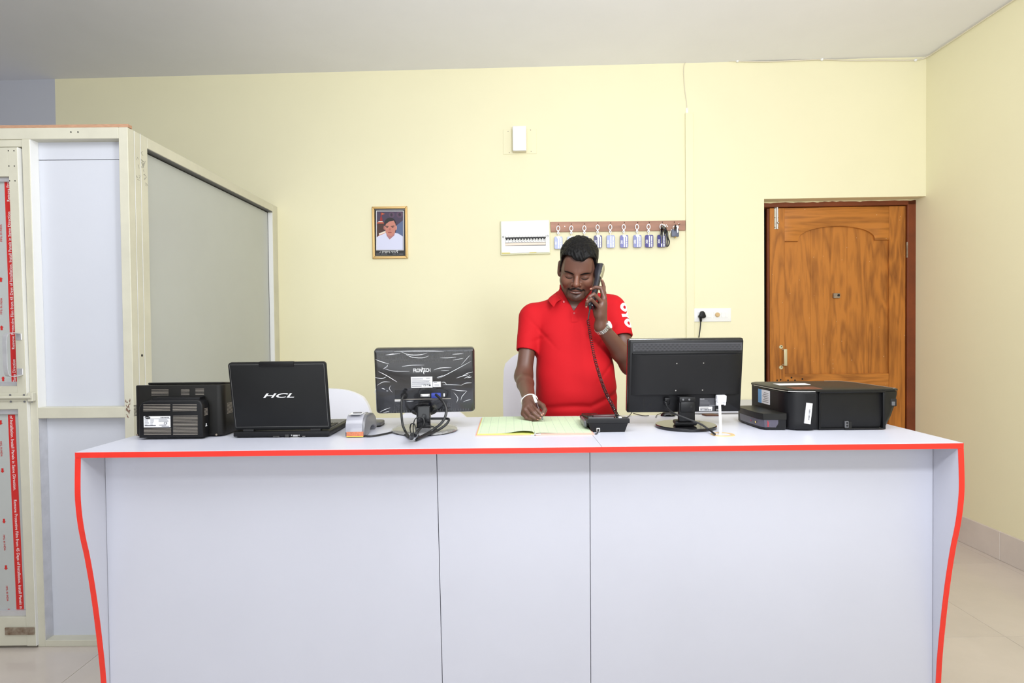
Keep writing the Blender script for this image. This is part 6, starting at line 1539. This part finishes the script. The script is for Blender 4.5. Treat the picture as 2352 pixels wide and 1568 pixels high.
def spart(mb, name, m, ang=40): return part_world_p(mb, name, m, shirt, ang)
def part_world_p(mb, name, m, parent, ang=40):
    bmesh.ops.transform(mb.bm, matrix=Matrix.Translation(-man.location), verts=mb.bm.verts); return mb.build(name, m, parent, ang)
# collar
ang_ = [0, 40, 75, 95, 112, 126]
Nr = np.interp; V, Fs = [], []; rows = 9; A_ = list(range(-126, 127, 6))
for a in A_:
    f = abs(a); s = math.sin(math.radians(a)); c = math.cos(math.radians(a)); sd = 1 if a > 0 else -1
    nz_ = 1.582 - .075 * (1 - c) / 2 * 1.12 + (.006 if a > 0 else 0); N0 = Vector((.283 + .0665 * s, 2.566 + .062 * c - .004 * (f > 90), nz_))
    off = np.interp(f, ang_, [.020, .026, .040, .050, .046, .040]); dz = np.interp(f, ang_, [.040, .036, .026, .012, .020, .030])
    O = Vector((N0.x + off * s, N0.y + off * c * .9 - np.interp(f, ang_, [0, 0, 0, .010, .028, .038]), N0.z - dz))
    if f > 100: O.x += sd * .010 * (f - 100) / 26; O.z += .002 * (f - 100) / 26
    Bm = N0 + Vector((-.004 * s, -.004 * c, -.030))              # inside stand
    top = N0 + Vector((.004 * s, .004 * c, .004))
    pr_ = [Bm, N0, top] + [top.lerp(O, t) + Vector((s * .006, c * .006, .005)) * math.sin(math.pi * t) for t in (.25, .5, .75, 1.0)]
    q_ = [p + Vector((.0025 * s, .0025 * c, -.0022)) for p in pr_[:1:-1]]
    V += pr_ + q_
m_ = 7 + 5
for i in range(len(A_) - 1):
    for k in range(m_): Fs.append((i * m_ + k, i * m_ + (k + 1) % m_, (i + 1) * m_ + (k + 1) % m_, (i + 1) * m_ + k))
Fs += [tuple(range(m_)), tuple(range((len(A_) - 1) * m_, len(A_) * m_))[::-1]]
spart(MB().raw(V, Fs), 'collar', SHIRT, 60)
# placket, buttons
def front(x, z): return Sf.hit((x, 2.30, z), (0, 1, 0), .4) or Vector((x, 2.46, z))
xa_, xb_ = pY(1312.5, 725, 2.47).x, pY(1327.5, 725, 2.47).x; z1_, z0_ = vz - .002, pY(1320, 739, 2.465).z
V, Fs = [], []
for j in range(9):
    z = z1_ + (z0_ - z1_) * j / 8
    for i, x in enumerate((xa_, (xa_ + xb_) / 2, xb_)):
        p = front(x, z); V += [p + Vector((0, -.0022, 0)), p + Vector((0, .004, 0))]
for j in range(8):
    for i in range(2):
        k = j * 6 + i * 2; Fs += [(k, k + 2, k + 8, k + 6), (k + 1, k + 7, k + 9, k + 3)]
    Fs += [(j * 6, j * 6 + 6, j * 6 + 7, j * 6 + 1), (j * 6 + 4, j * 6 + 5, j * 6 + 11, j * 6 + 10)]
Fs += [(0, 1, 3, 2), (2, 3, 5, 4), (48, 50, 51, 49), (50, 52, 53, 51)]
spart(MB().raw(V, Fs), 'placket', SHIRT)
BTN = mat('glossy_red_button', (170, 16, 24), .4)
for px, py in ((1320.5, 718.5), (1297.5, 691.5)):
    w = pY(px, py, 2.46); p = front(w.x, w.z) + Vector((0, -.002, 0)); spart(MB().cyl(p, p + Vector((0, -.0035, 0)), .0058, .0045, 14), 'button', BTN)
# white letters on the sleeve: O Y O running down the arm
nrm = Vector((math.cos(math.radians(40)), -math.sin(math.radians(40)), 0)); e1 = Vector((-math.sin(math.radians(40)), -math.cos(math.radians(40)), 0))
def on_sleeve(u, v, lift):                                    # u towards the camera, v down the arm
    c = Vector((.475, 2.565, 1.4480)) + Vector((.0, -.006, 0)) * (v / .03) + e1 * u + Vector((.006, 0, -1)).normalized() * v
    h = Sf.hit(c + nrm * .12, -nrm, .3)
    return (h or c) + nrm * lift
def sgrid(fn, nu, nv, name='sleeve_letter'):
    V, Fs = [], []
    for j in range(nv + 1):
        for i in range(nu + 1):
            u, v = fn(i / nu, j / nv); V += [on_sleeve(u, v, .0016), on_sleeve(u, v, -.002)]
    w = (nu + 1) * 2
    for j in range(nv):
        for i in range(nu):
            k = j * w + i * 2; Fs += [(k, k + 2, k + w + 2, k + w), (k + 1, k + w + 1, k + w + 3, k + 3)]
        Fs += [(j * w, j * w + w, j * w + w + 1, j * w + 1), (j * w + nu * 2, j * w + nu * 2 + 1, j * w + w + nu * 2 + 1, j * w + w + nu * 2)]
    for i in range(nu): Fs += [(i * 2, i * 2 + 1, i * 2 + 3, i * 2 + 2), (nv * w + i * 2, nv * w + i * 2 + 2, nv * w + i * 2 + 3, nv * w + i * 2 + 1)]
    return V, Fs
WH = mat('white_flock_print', (246, 246, 248), .7)
for vc_ in (-.036, .034):
    ring = lambda a, b, vc_=vc_: ((.0270 - .0140 * b) * math.cos(a * 2 * math.pi), vc_ + (.0195 - .0115 * b) * math.sin(a * 2 * math.pi))
    spart(MB().raw(*sgrid(ring, 28, 2)), 'sleeve_letter', WH)
def seg(p, q_, w0, w1): return lambda a, b: (p[0] + (q_[0] - p[0]) * a, p[1] + (q_[1] - p[1]) * a + (w0 + (w1 - w0) * a) * (b - .5))
mb = MB()
for sg_ in (seg((.027, 0), (0, 0), .013, .012), seg((.004, 0), (-.026, -.012), .011, .009), seg((.004, 0), (-.026, .012), .011, .009)): mb.raw(*sgrid(sg_, 8, 2))
spart(mb, 'sleeve_letter', WH)
# ------------------------------------------------------------------ trousers and shoes (behind the counter)
Tf = Field((.08, 2.40, .02), (.50, 2.76, 1.02), .006)
Tf.ell((.285, 2.58, .93), (.165, .125, .11), .03)
for s in (-1, 1): Tf.cone((.285 + s * .085, 2.585, .86), (.285 + s * .10, 2.59, .50), .088, .066, .03); Tf.cone((.285 + s * .10, 2.59, .50), (.285 + s * .105, 2.60, .07), .066, .054, .02)
P, F = Tf.nets(); np_mesh('trousers', laplace(P, F, 2, .4), F, mat('dark_trousers', (44, 46, 56), .8), man, None, LOC)
for s in (-1, 1):
    f = Field((.285 + s * .105 - .07, 2.38, -.01), (.285 + s * .105 + .07, 2.70, .13), .005); x_ = .285 + s * .105
    f.cone((x_, 2.63, .045), (x_, 2.46, .035), .044, .036, .02); f.ell((x_, 2.615, .075), (.045, .05, .045), .02); f.a = np.maximum(f.a, (.002 - (f.lo[2] + np.arange(f.n[2]) * f.h))[None, None, :].astype(np.float32))
    P, F = f.nets(); np_mesh('shoe', laplace(P, F, 1, .4), F, mat('black_shoe', (24, 22, 22), .35), man, None, LOC)
# ------------------------------------------------------------------ watch and wrist thread (worn)
def ring_frame(E, W, back):
    d = (Vector(W) - Vector(E)).normalized(); c = Vector(W) - d * back; u = Vector((0, -1, 0)); u = (u - d * u.dot(d)).normalized(); v = d.cross(u); return c, d, u, v
c, d, u, v = ring_frame(LE, LW, .010); rw_ = .0300
wt = MB()
for k in range(26):
    a = 2 * math.pi * k / 26; o_ = u * math.cos(a) + v * math.sin(a); t_ = -u * math.sin(a) + v * math.cos(a); p = c + o_ * rw_
    for w0, w1, hgt in ((-.0088, -.0036, .0016), (-.0032, .0032, .0022), (.0036, .0088, .0016)):
        B_ = Matrix((( t_.x, d.x, o_.x, p.x), (t_.y, d.y, o_.y, p.y), (t_.z, d.z, o_.z, p.z), (0, 0, 0, 1))); wt.box(-.0032, .0032, w0, w1, -.0012, hgt, .0006, 1, B_)
WM = mat('watch_steel', (214, 212, 204), .22, .95)
watch = part_world_p(wt, 'watch_strap', WM, man)
o_ = (Vector((.80, -.50, .34)) - d * Vector((.80, -.50, .34)).dot(d)).normalized(); t_ = d.cross(o_); p = c + o_ * (rw_ - .001)
B_ = Matrix(((t_.x, d.x, o_.x, p.x), (t_.y, d.y, o_.y, p.y), (t_.z, d.z, o_.z, p.z), (0, 0, 0, 1)))
mb = MB(); mb.lathe([(.0175, -.002), (.0185, .003), (.0175, .0075), (.0150, .0085)], 28, B_); part_world_p(mb, 'watch_case', WM, watch)
mb = MB(); mb.lathe([(.0152, .0083), (.0150, .0092)], 28, B_); part_world_p(mb, 'watch_dial', M['white'], watch)
c, d, u, v = ring_frame(RE, RW, -.010); mb = MB()
mb.tube([c + (u * math.cos(a) * .0270 + v * math.sin(a) * .0315) + d * .003 * math.sin(a * 2) for a in [2 * math.pi * k / 32 for k in range(32)]], .0021, 7, True)
part_world_p(mb, 'wrist_thread', mat('white_thread', (232, 226, 220), .8), man)
# ------------------------------------------------------------------ pen, handset
ta, tb_ = pY(1225.3, 907, 2.182), pY(1247.2, 966, 2.148); pen = thing('pen', 'slim brown and white pen held in the writing hand', 'pen', ta); ax_ = (tb_ - ta)
def ppart(t0, t1, r0, r1, name, m): part_world(MB().cyl(ta + ax_ * t0, ta + ax_ * t1, r0, r1, 14), name, m, pen)
ppart(0, .30, .0048, .0052, 'cap', M['wplas']); ppart(.30, .86, .0042, .0042, 'barrel', mat('dark_brown_barrel', (62, 34, 36), .3)); ppart(.86, .97, .0042, .0016, 'grip_cone', M['grey']); ppart(.97, 1.0, .0010, .0006, 'nib', M['steel'])
h0_, h1_ = pY(1376.5, 614, 2.468), pY(1356.5, 704, 2.350); hs = thing('phone_handset', 'black phone handset held to the ear with coiled cord down to the desk phone', 'handset', h0_)
ax_ = h1_ - h0_; L = ax_.length; zd = ax_.normalized(); yd = Vector((.95, -.25, .1)); yd = (yd - zd * yd.dot(zd)).normalized(); xd = yd.cross(zd)   # yd: away from the face
HB = Matrix(((xd.x, yd.x, zd.x, h0_.x), (xd.y, yd.y, zd.y, h0_.y), (xd.z, yd.z, zd.z, h0_.z), (0, 0, 0, 1)))
secs = [(-.012, .013, .004, .014), (-.006, .021, .004, .017), (.010, .0235, .003, .0185), (.040, .0225, .003, .0175), (.058, .0185, .004, .0135), (.075, .0155, .005, .0115), (L * .62, .0150, .005, .0115), (L * .76, .0175, .004, .0125), (L * .86, .0205, .002, .0150), (L * .97, .019, .002, .015), (L * 1.02, .013, .003, .011)]
V, Fs = [], []; n = 20
for zz_, w, o2, t2 in secs:
    for k in range(n):
        a = 2 * math.pi * k / n; ca, sa_ = math.cos(a), math.sin(a); V.append(HB @ Vector((w * math.copysign(abs(ca) ** .6, ca), o2 + t2 * math.copysign(abs(sa_) ** .6, sa_), zz_)))
for j in range(len(secs) - 1):
    for k in range(n): Fs.append((j * n + k, j * n + (k + 1) % n, (j + 1) * n + (k + 1) % n, (j + 1) * n + k))
Fs += [tuple(range(n))[::-1], tuple(range((len(secs) - 1) * n, len(secs) * n))]
part_world(MB().raw(V, Fs), 'shell', mat('satin_black', (34, 34, 40), .28, coat=.2), hs, 50)
part_world(MB().lathe([(.017, -.010), (.0185, -.020), (.015, -.024)], 24, HB @ at(0, -.004, .018) @ Matrix.Rotation(-math.pi / 2, 4, 'X') @ Matrix.Scale(-1, 4, (0, 0, 1)) @ Matrix.Scale(-1, 4, (0, 0, 1)) @ at(0, 0, 0)), 'ear_cup', M['blk'], hs)
V, Fs = [], []; ps = [(z_, np.interp(z_, [s_[0] for s_ in secs], [s_[1] for s_ in secs]) * .93, np.interp(z_, [s_[0] for s_ in secs], [s_[2] for s_ in secs]), np.interp(z_, [s_[0] for s_ in secs], [s_[3] for s_ in secs])) for z_ in np.linspace(-.008, .062, 9)]
for z_, w, o2, t2 in ps:
    for k in range(9):
        a = math.pi * (k / 8); ca, sa_ = math.cos(a), math.sin(a)
        for e_ in (.0012, -.002): V.append(HB @ Vector((w * math.copysign(abs(ca) ** .6, ca), o2 + (t2 + e_) * abs(sa_) ** .6, z_)))
for j in range(8):
    for k in range(8): q_ = j * 18 + k * 2; Fs += [(q_, q_ + 2, q_ + 20, q_ + 18), (q_ + 1, q_ + 19, q_ + 21, q_ + 3)]
part_world(MB().raw(V, Fs), 'outer_reflection', mat('olive_reflection_grey', (150, 146, 118), .4), hs)  # pale olive skin over the shell: a reflection put into colour
# cord: straight boot, then the coil down to the phone base
b0, b1 = pY(1356, 703, 2.345), pY(1350.5, 735, 2.322); part_world(MB().tube([b0, b0.lerp(b1, .25), b1], [.006, .003, .0024], 8), 'cord_boot', M['cord'], hs)
path = spline([b1, pY(1357, 775, 2.28), pY(1368, 830, 2.22), pY(1387, 890, 2.12), pY(1406, 930, 2.03), pY(1421, 960, 1.972)], 24)
ln = [0]
for a, b in zip(path[:-1], path[1:]): ln.append(ln[-1] + (b - a).length)
turns = 58; K = turns * 9; pts = []
for i in range(K + 1):
    s = ln[-1] * i / K; j = min(len(ln) - 2, next(k for k in range(len(ln) - 1) if ln[k + 1] >= s - 1e-9)); t = (s - ln[j]) / max(1e-9, ln[j + 1] - ln[j]); p = path[j].lerp(path[j + 1], t); tn = (path[j + 1] - path[j]).normalized()
    u = Vector((1, 0, 0)); u = (u - tn * u.dot(tn)).normalized(); v = tn.cross(u); a = 2 * math.pi * turns * i / K; pts.append(p + (u * math.cos(a) + v * math.sin(a)) * .0052)
part_world(MB().tube(pts, .0014, 5), 'coiled_cord', M['blkg'], hs)
